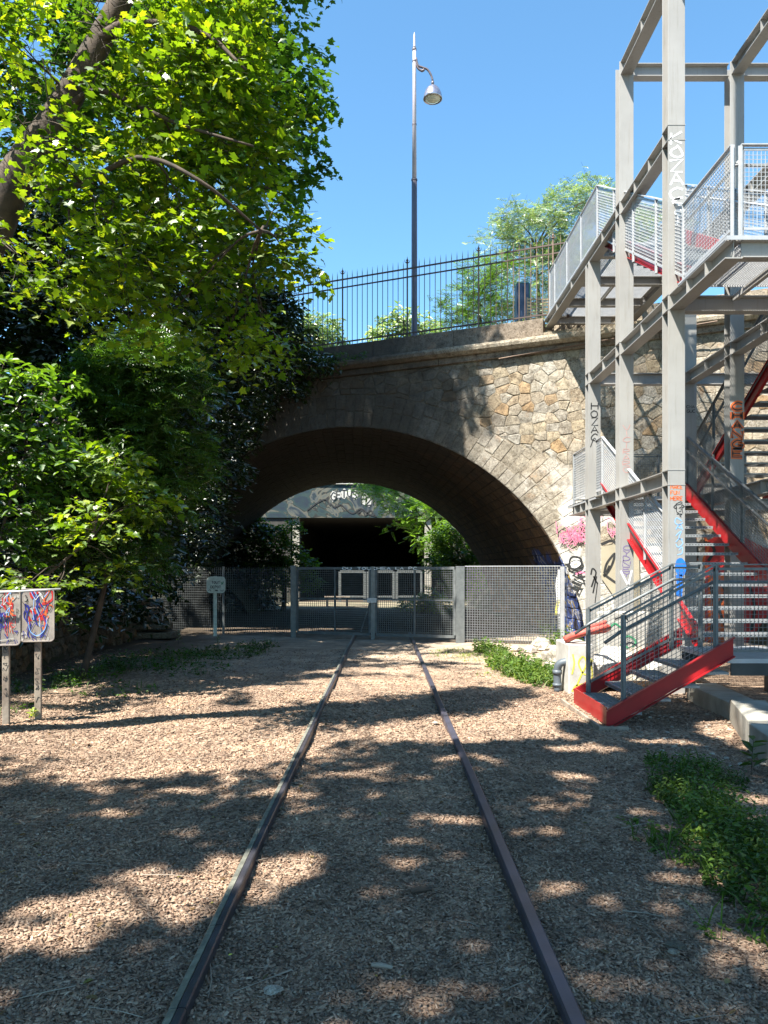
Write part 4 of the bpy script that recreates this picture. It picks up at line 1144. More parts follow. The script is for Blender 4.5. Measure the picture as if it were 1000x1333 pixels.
def crown_points(E, ntw, lpt, tl, seed, shell=.55, droop=.25, flat=.6, gap=None):
    r = np.random.default_rng(seed)
    E = np.array(E, float); vol = E[:,3]*E[:,4]*E[:,5]
    wgt = vol**.67*(E[:,6] if E.shape[1] > 6 else 1); wgt /= wgt.sum()
    idx = r.choice(len(E), ntw, p=wgt); e = E[idx]
    d = norm(r.normal(0, 1, (ntw, 3))); rad = shell + (1-shell)*r.random(ntw)**.6
    # lumpy outline
    lump = 1 + .22*np.sin(d[:,0]*5+idx*1.7)*np.cos(d[:,2]*6+idx)
    o = e[:,:3] + d*e[:,3:6]*(rad*lump)[:,None]
    td = norm(d*[.8,.8,.5] + r.normal(0, .55, (ntw, 3))*[1,1,flat*.6] + [0,0,-droop])
    k = np.arange(lpt)
    L = tl*r.uniform(.6, 1.3, ntw)
    pts = o[:,None] + td[:,None]*(L[:,None]*((k+.4)/lpt)[None])[:,:,None] 
    pts[:,:,2] -= (droop*.6*L[:,None]*((k+1)/lpt)[None]**2)
    side = norm(np.cross(td, [0,0,1.0])); sgn = np.where(k % 2 == 0, 1, -1)
    ax = td[:,None]*.6 + side[:,None]*(sgn[None,:,None]*.9) + r.normal(0, .3, (ntw, lpt, 3))
    ax[:,:,2] -= .25
    up = np.array([0,0,1.0])[None,None] + td[:,None]*.15 + r.normal(0, .42, (ntw, lpt, 3))
    tw = np.stack([o, o+td*L[:,None]], 1)
    Pp, ax, up = pts.reshape(-1,3), ax.reshape(-1,3), up.reshape(-1,3)
    Pp = Pp + norm(ax)*.02
    if gap is not None:
        k = gap(Pp); Pp, ax, up = Pp[k], ax[k], up[k]
    return Pp, ax, up, tw, r
def foliage(name, root, E, ntw, lpt, tl, size, kind, mat, seed, stick=0, **kw):
    Pp, ax, up, tw, r = crown_points(E, ntw, lpt, tl, seed, **kw)
    V, T = leaves_at(Pp, ax, up, size*r.uniform(.65, 1.2, len(Pp)), kind)
    o = obj(name, tri_mesh(name, V, T), M[mat], root)
    if name == 'leaf_mass': o['kind'] = 'stuff'
    if stick:
        a, b = tw[:,0], tw[:,1]; n = len(a); d = norm(b-a); s = norm(np.cross(d, [.1,.2,1.0])); u = np.cross(d, s)
        c = [s, -.5*s+.87*u, -.5*s-.87*u]
        VV = np.stack([a+q*stick for q in c]+[b+q*stick*.5 for q in c], 1).reshape(-1,3)
        F = np.array([[0,1,4,3],[1,2,5,4],[2,0,3,5]]); TT = (F[None]+(np.arange(n)*6)[:,None,None]).reshape(-1,4)
        obj('twig_mass', tri_mesh('twig_mass', VV, TT), M['twig'], root, kind='stuff')
    return o
def PE(px, py, z, rx, ry=None, rz=None, wt=1):
    p = P(px, py, z); return (p.x, p.y, p.z, rx, ry or rx, rz or rx*.8, wt)
def branches(root, starts, E, r0, mat='bark', seed=1, sub=3, name='branch', per=1):
    """limbs from given start points to crown lumps, with side twigs"""
    r = random.Random(seed)
    for e in E[::per]:
        c = Vector(e[:3]); s = min(starts, key=lambda q: (Vector(q)-c).length); s = Vector(s); L = (c-s).length
        if L < .15: continue
        mb = MB()
        mid = s.lerp(c, .5)+Vector((r.uniform(-.1,.1)*L, r.uniform(-.1,.1)*L, r.uniform(.0,.14)*L))
        pts = bez([s, s.lerp(mid,.5)+Vector((0,0,.04*L)), mid, c], 4); rr = [max(.006, r0*(1-.8*i/len(pts))) for i in range(len(pts))]
        mb.tube(pts, rr, 6)
        for k in range(sub):
            i = r.randrange(len(pts)//2, len(pts)); q = pts[i]
            t = c + Vector((r.uniform(-1,1)*e[3], r.uniform(-1,1)*e[4], r.uniform(-.7,.9)*e[5]))
            pp = bez([q, q.lerp(t,.5)+Vector((0,0,.06*L)), t], 3); mb.tube(pp, [max(.004, rr[i]*.55*(1-.8*j/len(pp))) for j in range(len(pp))], 5)
        obj(name, mb, M[mat], root, smooth=True)

# ground spots kept sunlit by cutting leaves out of the crowns (metres): x, y, rx, ry
def Gp(px, py): z = EYE*1000/(py-745); return (px-500)/1000*z, z
LIT = []
def lit(px, py, wx, wy):
    x, y = Gp(px, py); y0 = Gp(px, py+wy)[1]; y1 = Gp(px, max(py-wy, 760))[1]
    k_ = .82 if (py > 1010 and wx < 90) else 1
    LIT.append((x, (y0+y1)/2, k_*wx/1000*y, k_*abs(y1-y0)/2))
for q in [(958,955,50,20),(60,955,130,27),(230,948,190,33),(370,960,70,30),(140,1190,130,26),(240,1150,130,24),(340,1125,95,17),(40,1235,120,28),(390,1120,60,12),(350,1160,40,8),
          (600,1070,50,8),(700,1082,50,9),(535,1095,50,7),(520,1125,40,8),(375,1038,60,6),(240,1028,60,6),(160,1060,50,6),(250,1080,40,6),(500,1272,50,12),(640,1280,50,10),(20,1300,50,20),
          (560,965,80,6),(500,940,60,6),(480,910,90,7),(620,915,60,5),(760,975,60,6),(860,965,60,6),(700,1180,40,8),(910,1095,30,8),(960,1075,30,12),(940,1150,26,9),(880,1035,24,7),(760,1010,50,5),(600,990,60,5),(450,1008,50,5),
          (500,887,110,6),(470,872,90,4),(640,885,110,8),(560,856,90,5),(370,900,60,8),(650,945,40,4),(985,1040,30,8)]: lit(*q)
LITA = np.array(LIT)
def gap_fn(Pp, soft=.12, seed=3):
    gx = Pp[:,0]+.44*Pp[:,2]; gy = Pp[:,1]+.45*Pp[:,2]
    wob = .25*np.sin(gx*5.3+gy*2.1)+.22*np.sin(gx*2.3-gy*6.7)
    k = np.ones(len(Pp), bool)
    for x, y, a, b in LITA:
        k &= ((gx-x)/a)**2+((gy-y)/b)**2 > 1+wob
    return k
def gap2(Q):
    """also leave the crown open where the sun reaches the maple and the shrubs below"""
    k = gap_fn(Q)
    for h, x0, x1, y0, y1 in ((5.0,-4.0,-.2,5.6,8.8),(2.6,-6.2,-3.3,9.0,12.0),(4.6,-4.4,-2.7,11.4,12.9),(1.2,-7,-4.6,12.5,14.5),(6.6,-4.0,-.2,5.8,8.8)):
        x = Q[:,0]+.44*(Q[:,2]-h); y = Q[:,1]+.45*(Q[:,2]-h)
        k &= ~((x > x0) & (x < x1) & (y > y0) & (y < y1) & (Q[:,2] > h))
    return k

# ---- the near maple
def off_limb(Q):
    """no leaves grow close round the old wood of the limb"""
    k = np.ones(len(Q), bool)
    for p in limb[4:28]: k &= ~(((Q[:,0]-p.x)**2 + (Q[:,2]-p.z)**2 < .30**2) & (Q[:,1] < p.y+.1) & (Q[:,1] > p.y-1.9))
    return k
mt = thing('maple_tree', (-5.9, 6.9, 0), 'large maple with bright yellow green leaves whose limbs hang into the top left', 'tree')
limb = bez([(-5.9,6.9,-.1),(-5.7,7.0,2.2),P(-60,380,7.2),P(20,232,7.2),P(75,150,7.2),P(150,15,7.3),P(215,-120,7.4)], 5)
mb = MB(); mb.tube(limb, [.25-.18*i/len(limb) for i in range(len(limb))], 12); obj('trunk', mb, M['bark'], mt, smooth=True)
mb = MB(); l2 = bez([P(20,232,7.2),P(90,245,7.0),P(180,205,6.8),P(260,235,6.6),P(340,300,7)], 5); mb.tube(l2, [.035-.026*i/len(l2) for i in range(len(l2))], 7); obj('branch', mb, M['bark'], mt, smooth=True)
mb = MB(); l3 = bez([P(75,150,7.2),P(130,118,7.1),P(230,160,7.0),P(330,190,6.9)], 5); mb.tube(l3, [.032-.024*i/len(l3) for i in range(len(l3))], 7); obj('branch', mb, M['bark'], mt, smooth=True)
mb = MB(); l4 = bez([P(130,50,7.2),P(170,30,7.2),P(260,40,7.1),P(320,90,6.9)], 5); mb.tube(l4, [.05-.04*i/len(l4) for i in range(len(l4))], 7); obj('branch', mb, M['bark'], mt, smooth=True)
E = [PE(30,60,6.7,0.58,wt=.35),PE(120,20,7.0,0.58,wt=.35),PE(205,30,7.3,0.44),PE(285,10,7.7,0.44),PE(310,95,7.9,0.36),PE(240,110,7.3,0.47),PE(110,130,7.1,0.42,wt=.35),PE(20,150,6.3,0.47,wt=.35),
     PE(20,330,6.9,0.42,wt=.35),PE(130,245,7.1,0.44,wt=.8),PE(230,205,7.4,0.47),PE(300,190,7.8,0.44),PE(170,335,7.2,0.44),PE(255,310,7.5,0.42),PE(345,300,7.7,0.32,wt=.9),PE(372,335,7.6,0.23,wt=.8),
     PE(90,360,7.1,0.32,wt=.6),PE(230,400,7.7,0.32,wt=.7),PE(330,150,8.1,0.37),PE(300,430,8.1,0.34,wt=.6),PE(345,440,8.3,0.26,wt=.5),PE(185,410,7.4,0.29,wt=.5),
     PE(60,-90,6.8,0.63,wt=.35),PE(220,-90,7.4,0.63,wt=.35),PE(-70,60,6.5,0.63,wt=.4),PE(-60,240,6.7,0.53,wt=.35)]
ST = limb[8:]+l2+l3+l4
branches(mt, ST, E[:22], .016, seed=4, sub=4)
foliage('foliage', mt, E, 2150, 6, .36, .090, 'maple', 'mapleA', 21, stick=.0025, droop=.3, shell=.35, gap=lambda Q: (gap_fn(Q) | ((Q[:,0]/Q[:,1] > -.52) & ((Q[:,2]-EYE)/Q[:,1] < .78))) & off_limb(Q))

# ---- tall tree behind, its right outline against the sky
tt_ = thing('tall_tree', (-7.6, 15.6, 1.0), 'tall dark green tree rising behind the maple in front of the bridge', 'tree')
mb = MB(); pts = bez([(-7.6,15.6,.6),(-7.5,15.6,4),(-7.0,15.7,8),(-6.4,15.8,12),(-5.8,16,16)], 5); mb.tube(pts, [.28-.2*i/len(pts) for i in range(len(pts))], 10); obj('trunk', mb, M['bark'], tt_, smooth=True)
E2 = [PE(290,60,16,1.0),PE(335,15,16.4,.75),PE(372,78,16.5,.66),PE(388,150,16.5,.5),PE(385,205,16.5,.55),PE(352,250,16.3,.6),PE(392,263,16.6,.18,wt=.3),PE(330,150,16,1.0),PE(370,120,16.2,.8),PE(260,140,15.6,1.2),PE(250,250,15.6,1.2),
      PE(180,60,15.2,1.4),PE(120,200,15,1.4),PE(60,80,15,1.5),PE(300,330,16.2,.8),(-3.4,16.2,17.8,1.9,1.9,1.6,1),(-1.6,17.2,16.5,1.5,1.5,1.2,1),(-5.2,15.8,18.5,2,2,1.6,1),(-3.6,17.6,15.8,1.4,1.4,1.2,1),(-.9,17.0,18.2,1.3,1.3,1.0,.8)]
branches(tt_, pts[6:], E2, .06, seed=5, sub=4)
foliage('foliage', tt_, E2, 4200, 6, .5, .17, 'maple', 'mid', 22, droop=.15)

# ---- dark trees and shrubs on the left bank
def bank_tree(name, label, base, E, ntw, size, kind, mat, seed, r0=.05, trunk=.12, stick=0, tl=.5, lpt=6, cat='tree', starts=None, droop=.2):
    t = thing(name, base, label, cat)
    c = Vector((sum(e[0] for e in E)/len(E), sum(e[1] for e in E)/len(E), sum(e[2] for e in E)/len(E)))
    b = Vector(base); pts = bez([b-Vector((0,0,.2)), b.lerp(c,.35)+Vector((.1,0,.1)), b.lerp(c,.7), c], 4)
    mb = MB(); mb.tube(pts, [trunk*(1-.75*i/len(pts)) for i in range(len(pts))], 8); obj('trunk' if trunk > .05 else 'stem', mb, M['bark'], t, smooth=True)
    branches(t, pts[3:], E, r0, seed=seed, sub=3)
    foliage('foliage', t, E, ntw, lpt, tl, size, kind, mat, seed, stick=stick, droop=droop)
    return t
bank_tree('elm_tree', 'dark leafy tree filling the bank above the left garden wall', (-7.8, 13.2, 1.3),
    [PE(60,330,13,1.3),PE(20,430,12.5,1.2),PE(150,430,13.2,1.2),PE(90,520,12.6,1.0),PE(200,500,13.6,1.1),PE(30,600,12.2,1.0),PE(150,610,13,1.0),PE(60,700,12,.8),PE(170,700,13,.75),PE(120,770,14,.5),PE(175,775,16,.5),PE(80,775,12.5,.45),PE(200,740,17,.6),PE(240,330,14.5,1.1),PE(120,330,14,1.2),PE(-60,380,12,1.3),PE(-60,560,12,1.2)],
    5600, .16, 'oval', 'dark', 31, trunk=.2)
bank_tree('hornbeam_tree', 'dense dark tree leaning over the left end of the parapet', (-7.2, 18.6, 1.2),
    [PE(300,400,18.6,1.1),PE(345,425,19,.85),PE(372,452,19.2,.55),PE(250,440,18.2,1.2),PE(310,480,18.8,.9),PE(260,540,18.4,1.1),PE(215,600,18.2,1.1),PE(290,385,19,.9),PE(200,480,18,1.2),PE(330,380,19,.6),PE(355,400,19.2,.45),PE(290,610,18.9,.5),PE(250,680,18.8,.75),PE(205,720,18.6,.7)],
    5200, .15, 'oval', 'dark', 32, trunk=.18)
bank_tree('sycamore_sapling', 'young tree with sunlit feathery leaves in front of the dark bank', (-4.9, 12.4, .1),
    [PE(190,470,12,.45),PE(225,500,12.2,.35),PE(160,520,12,.4),PE(215,450,12.2,.3),PE(180,560,12,.4),PE(130,480,11.8,.35),PE(150,640,12,.5),PE(100,620,11.6,.45),PE(200,640,12.3,.45),PE(90,690,11.6,.4),PE(230,590,12.6,.4),PE(170,715,12.2,.35)],
    1500, .26, 'pinnate', 'mid', 33, r0=.02, trunk=.06, stick=.003, tl=.4)
bank_tree('elder_shrub', 'bright green shrub with drooping oval leaves at the left edge above the graffiti boards', (-5.7, 10.1, 0),
    [PE(20,510,10.2,.36),PE(55,545,10.3,.3),PE(15,590,10.1,.38),PE(60,620,10.3,.3),PE(20,660,10.2,.32),PE(75,500,10.5,.22),PE(-30,560,10,.4),PE(85,585,10.4,.2),PE(-10,480,10.1,.28),PE(60,680,10.2,.18),PE(15,715,10.1,.2)],
    330, .15, 'oval', 'bright', 34, r0=.012, trunk=.04, stick=.003, tl=.3, cat='shrub')
bank_tree('maple_sapling', 'low maple sapling whose sunlit leaves hang over the left wall', (-5.6, 10.6, .9),
    [PE(150,600,10.4,.3),PE(70,770,9.6,.22,wt=.7),PE(30,765,9.4,.25,wt=.8),PE(120,680,10,.3),PE(190,650,10.8,.3),PE(150,740,10.6,.22,wt=.5)],
    210, .11, 'maple', 'mapleA', 35, r0=.012, trunk=.04, stick=.003, tl=.3, cat='sapling')
iv = thing('ivy', face(-5.6, 4.2, .3), 'dark ivy hanging over the left shoulder of the arch', 'ivy')
E = []
for px, py, r in ((400,470,.35),(370,490,.45),(340,520,.5),(320,560,.5),(300,600,.45),(280,640,.45),(270,690,.45),(430,475,.2),(395,505,.2),(350,460,.5),(300,520,.6),(262,560,.6),(255,730,.4)):
    X, H = wpx(px, py); p = face(X, H, .22); E.append((*p, r, .22, r, 1))
foliage('leaf_mass', iv, E, 2600, 5, .3, .13, 'oval', 'dark', 36, droop=.5)
mb = MB()
for k in range(14):
    X, H = wpx(rng.uniform(270,400), 470); pts = [face(X, H, .1)]
    for j in range(5): X += rng.uniform(-.25,.15); H -= rng.uniform(.2,.5); pts.append(face(X, H, rng.uniform(.08,.2)))
    mb.tube(bez(pts, 3), .012, 5)
obj('stem', mb, M['twig'], iv)
E = []
for px, r in ((430,.12),(450,.14),(475,.08),(415,.14)):
    X, H = wpx(px, 478); E.append((*face(X, T_(X)-.42, .28), r*1.6, .12, r, 1))
pl = thing('parapet_weed', E[0][:3], 'scrubby weeds rooted on the cornice ledge left of the lamp post', 'plant'); foliage('foliage', pl, E, 160, 5, .15, .06, 'oval', 'mid', 37, stick=.002)

# ---- high crown overhead, out of frame: it casts the dappled shade
hc = thing('plane_tree', (-6.4, -2.6, 0), 'tall tree behind the camera that throws dappled shade on the path', 'tree')
pts = bez([(-6.4,-2.6,-.1),(-6.2,-2.4,3),(-5.8,-2,6),(-5,-1.2,8.5),(-3.5,0,10)], 4); mb = MB(); mb.tube(pts, [.32-.2*i/len(pts) for i in range(len(pts))], 10); obj('trunk', mb, M['bark'], hc, smooth=True)
E = []
r_ = random.Random(5)
for gx in np.arange(-5, 8.5, 1.25):
    for gy in np.arange(.6, 10.6, 1.25):
        h = r_.uniform(9.2, 11.2); x = gx+r_.uniform(-.35,.35)-.44*h; y = gy+r_.uniform(-.35,.35)-.45*h
        if gx < -.4 and gy > 6.6: continue
        if gx > 1.0 + .0*gy and gy > 9.4: continue
        if (h-1.2-EYE)/max(y+1.2, .1) < .80 and y > 0: continue
        E.append((x, y, h, .95, .95, .55, 1))
for gx, gy in [(2.2,8.4),(3.2,8.2),(4.2,8.4),(2.6,9.5),(3.6,9.5),(4.6,9.6),(5.4,8.8),(3,7.2),(4.2,7.2)]:  # extra crown lumps added to shade the stair foot
    h = 8.9; E.append((gx-.44*h, gy-.45*h, h, .75, .7, .4, 1.3))
branches(hc, pts[5:], E, .05, seed=8, sub=2, per=3)
foliage('foliage', hc, E, 9600, 6, .42, .165, 'maple', 'mid', 41, gap=gap2, shell=.15)
# out of frame: thin lumps placed to streak the path near the gate
h2 = thing('ash_tree', (-8.2, 8.6, 1.2), 'tall unseen tree on the left bank, crown shaped to shade path and bank', 'tree')
pts = bez([(-8.2,8.6,1),(-8,8.6,5),(-7.6,8.7,9),(-6.6,9,13)], 4); mb = MB(); mb.tube(pts, [.2-.13*i/len(pts) for i in range(len(pts))], 9); obj('trunk', mb, M['bark'], h2, smooth=True)
E = []
for gx, gy in [(-3.6,12.6),(-2.6,13.4),(-4.4,11.4),(-5.2,10.4),(-1.6,14.6),(-.4,12.2),(.6,14.2),(-3.4,15.4),(-5,13.6),(-.6,16.4),(-6,12),(-6.4,14.5),(-4.5,17),(-2.2,17.6),(-6.5,16.5),(1.4,16.2),(-.2,10.6),(-5.6,8.8)]:
    h = r_.uniform(12.4, 14.6); E.append((gx-.44*h, gy-.45*h, h, 1.0, .8, .5, 1))
branches(h2, pts[6:], E, .05, seed=9, sub=2, per=2)
for bx_ in np.arange(-13.5, -6.8, 1.3):  # dense lumps added out of frame to darken the left bank
    for by_ in np.arange(5.5, 15.5, 1.4):
        if bx_/by_ > -.62: continue
        E.append((bx_+r_.uniform(-.4,.4), by_+r_.uniform(-.4,.4), r_.uniform(11, 14.5), 1.1, 1.1, .7, 1.5))
foliage('foliage', h2, E, 6500, 6, .42, .16, 'maple', 'mid', 42, gap=gap2, shell=.2)

# ---- beyond the bridge, on the street
def P2(px, py, z): return P(px, py, z)
bank_tree('robinia_tree', 'pale flowering tree behind the railing between the blue cabinet and the stair tower', (6.2, 29, 6.9),
    [PE(700,300,28,.95),PE(742,265,28,.7),PE(770,255,28,.55),PE(672,285,28,.5),PE(715,350,28,.9),PE(655,345,28,.5),PE(745,330,28,.8),PE(690,400,28,.6),PE(645,310,28,.35),PE(640,400,27.5,.5)],
    900, .34, 'pinnate', 'grey', 51, r0=.05, trunk=.14, tl=.6, lpt=4, stick=.006)
bank_tree('acacia_tree', 'slender light green tree behind the railing left of the blue cabinet', (3.6, 26.5, 6.8),
    [PE(625,350,26.5,.5),PE(600,385,26.5,.5),PE(630,400,26.5,.55),PE(585,410,26.5,.4),PE(650,375,26.5,.5),PE(610,425,26.5,.4),PE(665,340,26.5,.3)],
    300, .32, 'pinnate', 'bright', 52, r0=.035, trunk=.08, tl=.5, lpt=4, stick=.005)
bank_tree('street_bush', 'rounded pale green bush top behind the left part of the railing', (-2.9, 34, 6.8), [PE(415,430,34,.75),PE(400,445,34,.6),PE(432,447,34,.5),PE(395,425,34,.5)], 500, .2, 'oval', 'grey', 53, cat='bush')
bank_tree('flowering_bush', 'loose pale flowering bush behind the railing beside the lamp post', (.4, 30, 6.8), [PE(512,425,30,.5),PE(540,430,30,.55),PE(500,440,30,.5),PE(560,425,30,.4),PE(525,410,30,.3)], 330, .2, 'oval', 'grey', 54, cat='bush')
pw = thing('parapet_plants', face(2.6, 8, -.6), 'low yellow green plants just behind the right end of the parapet', 'plant')
E = []
for px in range(600, 705, 9):
    X, H = wpx(px, 420); E.append((*face(X, T_(X)+.06, -.75), .16, .12, .16, 1))
foliage('leaf_mass', pw, E, 500, 5, .16, .06, 'oval', 'yweed', 55)
bank_tree('hazel_bush', 'dark tall thicket filling the left end of the arch beyond the fence', (-6.2, 36, 0), [PE(300,745,34.5,1.3),PE(320,700,34.6,1.0),PE(270,760,34.5,1.2),PE(335,780,34.4,.9),PE(280,700,34.8,1.2),PE(345,745,34.4,.7)], 1100, .24, 'oval', 'dark', 65, tl=.4, cat='thicket')
bank_tree('linden_tree', 'dark foliage of a tree beyond the stair tower walkway', (8.6, 27, 7), [PE(850,300,27,.9),PE(800,330,27,.8),PE(820,290,27,.5)], 400, .3, 'pinnate', 'grey', 56, tl=.5)

# ---- between the two bridges
bank_tree('ailanthus_tree', 'sunlit tree with feathery leaves hanging into view under the arch', (4.6, 38.5, .6),
    [PE(505,640,37,.45),PE(520,655,37,.4),PE(535,672,37,.35),PE(515,690,37,.25,wt=.5),PE(545,695,37,.3),PE(560,705,37,.3),PE(480,630,37,.35),PE(550,655,37,.4),PE(585,650,37,.8),PE(620,640,37,1)],
    640, .42, 'pinnate', 'lime', 61, r0=.03, trunk=.09, tl=.6, lpt=4, stick=.006)
bank_tree('ivy_bush', 'dark leafy bush under the right side of the arch behind the gate', (3.6, 35.5, 0),
    [PE(585,690,35,.6),PE(600,715,35,.7),PE(575,730,35,.6),PE(620,740,35,.7),PE(600,760,35,.7),PE(565,700,35.5,.35),PE(630,700,35,.7)],
    1300, .17, 'oval', 'bright', 62, tl=.4, cat='bush')
bank_tree('hazel_bush', 'leafy bush under the left side of the arch behind the gate', (-4.6, 35, 0),
    [PE(350,700,34.5,.6),PE(375,720,34.5,.6),PE(395,735,34.5,.5),PE(360,745,34.5,.8),PE(340,730,34.5,.8),PE(400,755,34.5,.4),PE(375,690,35,.5),PE(330,690,35,.7)],
    1200, .17, 'oval', 'bright', 63, tl=.4, cat='bush')
bank_tree('yellow_shrub', 'yellow green sunlit shrub seen through the right gate leaf', (1.6, 33, 0),
    [PE(545,785,33,.35),PE(560,775,33,.35),PE(575,785,32,.35),PE(585,800,31,.25),PE(560,790,33,.3),PE(530,785,33.5,.25)], 420, .13, 'oval', 'yweed', 64, tl=.3, trunk=.03, cat='shrub')

# ---- ground plants
def ground_plants(name, label, cat, spots, mats, seed, n, blades, bsize=.16, lsize=.05):
    r = np.random.default_rng(seed); S = np.array(spots, float)
    wgt = S[:,2]*S[:,3]*(S[:,4] if S.shape[1] > 4 else 1); idx = r.choice(len(S), n, p=wgt/wgt.sum())
    a = r.uniform(0, 2*np.pi, n); q = np.sqrt(r.random(n))
    x = S[idx,0]+S[idx,2]*q*np.cos(a); y = S[idx,1]+S[idx,3]*q*np.sin(a); h = r.uniform(.02, 1, n)*S[idx,5]
    th = r.uniform(0, 2*np.pi, n); lean = np.stack([np.cos(th), np.sin(th), np.zeros(n)], 1)
    t = thing(name, (S[0,0], S[0,1], 0), label, cat)
    z0 = gh(x, y)
    k = 6; hh = (np.arange(k)+1)/k
    Pp = np.stack([x,y,z0],1)[:,None] + lean[:,None]*(.35*h[:,None]*hh[None]**1.5)[:,:,None]; Pp[:,:,2] += h[:,None]*hh[None]*.9
    ang = r.uniform(0, 6.28, (n,k)); ax = np.stack([np.cos(ang), np.sin(ang), r.uniform(-.1,.5,(n,k))], 2)
    up = np.array([0,0,1.])[None,None]+r.normal(0,.35,(n,k,3))
    V, T = leaves_at(Pp.reshape(-1,3), ax.reshape(-1,3), up.reshape(-1,3), lsize*r.uniform(.5,1.5,n*k), 'oval')
    obj('leaf_mass', tri_mesh('leaf_mass', V, T), M[mats[0]], t, kind='stuff')
    if blades:
        idx = r.choice(len(S), blades, p=wgt/wgt.sum()); a = r.uniform(0, 2*np.pi, blades); q = np.sqrt(r.random(blades))
        x = S[idx,0]+S[idx,2]*q*np.cos(a)*1.05; y = S[idx,1]+S[idx,3]*q*np.sin(a)*1.05
        th = r.uniform(0, 6.28, blades); el = r.uniform(.5, 1.8, blades)
        ax = norm(np.stack([np.cos(th), np.sin(th), el], 1)); nm = np.stack([-np.cos(th), -np.sin(th), np.ones(blades)/el], 1)
        V, T = leaves_at(np.stack([x,y,gh(x,y)],1), ax, nm, bsize*r.uniform(.5,1.5,blades), 'blade')
        obj('grass_mass', tri_mesh('grass_mass', V, T), M[mats[1]], t, kind='stuff')
    return t
def spot(px, py, wx, wy, dens=1, h=.2):
    x, y = Gp(px, py); return (x, y, wx/1000*y, abs(Gp(px,py-wy)[1]-Gp(px,py+wy)[1])/2, dens, h)
ground_plants('weed_patch', 'green weeds and grass growing in the right foreground beside the kerb', 'weeds',
    [spot(900,1040,45,30,1,.20),spot(950,1090,55,40,1.2,.26),spot(975,1160,50,40,1.2,.26),spot(900,1110,50,22,.7,.12),spot(870,1000,25,15,.6,.12),spot(1010,1130,40,60,1,.34),spot(925,1010,30,20,.7,.15),spot(840,1090,20,30,.15,.06),spot(960,1210,50,15,.4,.08),spot(1020,1230,40,30,.4,.12)],
    ('weed','weed'), 71, 1700, 900, .15, .034)
ground_plants('nettle_patch', 'sunlit yellow green weeds spreading in front of the stone rubble right of the gate', 'weeds',
    [spot(640,850,22,8,1,.3),spot(670,868,35,10,1.4,.28),spot(710,885,40,12,1.6,.3),spot(690,880,35,8,1,.2),spot(735,845,14,14,1,.55),spot(742,870,10,10,.6,.35)],
    ('weed','yweed'), 72, 1100, 900, .2, .065)
ground_plants('grass_strip', 'patchy short grass on the trodden ground right of the right rail near the gate', 'grass',
    [spot(590,850,30,6,1,.04),spot(620,858,30,5,1,.04),spot(650,880,30,5,.4,.04)], ('yweed','yweed'), 73, 60, 900, .07, .03)
ground_plants('undergrowth', 'dark undergrowth along the foot of the left garden wall', 'undergrowth',
    [spot(120,880,45,14,1,.25),spot(200,862,60,13,1,.25),spot(300,850,50,9,.8,.22),spot(60,890,40,14,.7,.22),spot(150,900,60,8,.4,.12),spot(250,872,50,8,.6,.15),spot(345,842,18,6,.6,.25),spot(20,925,22,10,.8,.15)],
    ('mid','weed'), 74, 650, 1100, .13, .055)
for i, (px, py, h, lb_) in enumerate(((978,1010,.30,'single leafy seedling against the sunlit kerb block'),(40,938,.13,'small pale green plant at the foot of the second board post'),(232,838,.32,'pale leafed seedling in front of the dark fence on the left'),(283,842,.26,'leafy seedling at the foot of the small notice post'))):
    x, y = Gp(px, py); t = thing('seedling', (x, y, 0), lb_, 'plant')
    mb = MB(); mb.tube([(x,y,-.01),(x+.01,y,h*.6),(x+.02,y,h)], [.004,.003,.002], 5); obj('stem', mb, M['twig'], t)
    r = np.random.default_rng(80+i); n = 12; hh = np.linspace(.25, 1, n)*h; an = np.arange(n)*2.4
    Pp = np.stack([np.full(n,x)+.015, np.full(n,y), hh], 1); ax = np.stack([np.cos(an),np.sin(an),np.full(n,.35)],1)
    V, T = leaves_at(Pp, ax, np.stack([-.3*np.cos(an),-.3*np.sin(an),np.ones(n)],1), np.full(n,.09+.05*(i==0))*r.uniform(.7,1.2,n), 'oval')
    obj('foliage', tri_mesh('foliage', V, T), M['weed' if i == 0 else 'yweed' if i == 1 else 'grey'], t)

# ---- fallen leaves and twigs on the chips
def litter():
    r = np.random.default_rng(99); n = 520
    y = 2.4 + 14*r.random(n)**1.3; x = (r.random(n)-.5)*1.1*y
    e = r.random(n) < .45; x = np.where(e, -np.abs(x)-.25*y*r.random(n), x)
    ang = r.uniform(0, 6.28, n); ax = np.stack([np.cos(ang), np.sin(ang), r.normal(0,.12,n)],1); up = np.array([0,0,1.])+r.normal(0,.25,(n,3))
    V, T = leaves_at(np.stack([x,y,gh(x,y)+.012],1), ax, up, r.uniform(.02,.06,n), 'oval')
    o = obj('leaf_litter', tri_mesh('leaf_litter', V, T), M['litter'], kind='stuff'); tag(o, 'dry brown leaves scattered over the woodchips, thickest on the left', 'leaf litter')
    mb = MB(); rr = random.Random(5)
    for k in range(110):
        y = 2.6+11*rr.random()**1.2; x = rr.uniform(-.5,.5)*y; a = rr.uniform(0,6.28); l = rr.uniform(.04,.16); c, s = math.cos(a)*l, math.sin(a)*l
        z = float(gh(np.array(x), np.array(y)))+.016
        mb.tube([(x-c,y-s,z),(x+c*.1+.01,y+s*.1,z+.006),(x+c,y+s,z+.002)], [.003,.0025,.0015], 4)
    o = obj('fallen_twigs', mb, M['wood'], kind='stuff'); tag(o, 'thin dry twigs lying scattered on the woodchips', 'twigs')
litter()
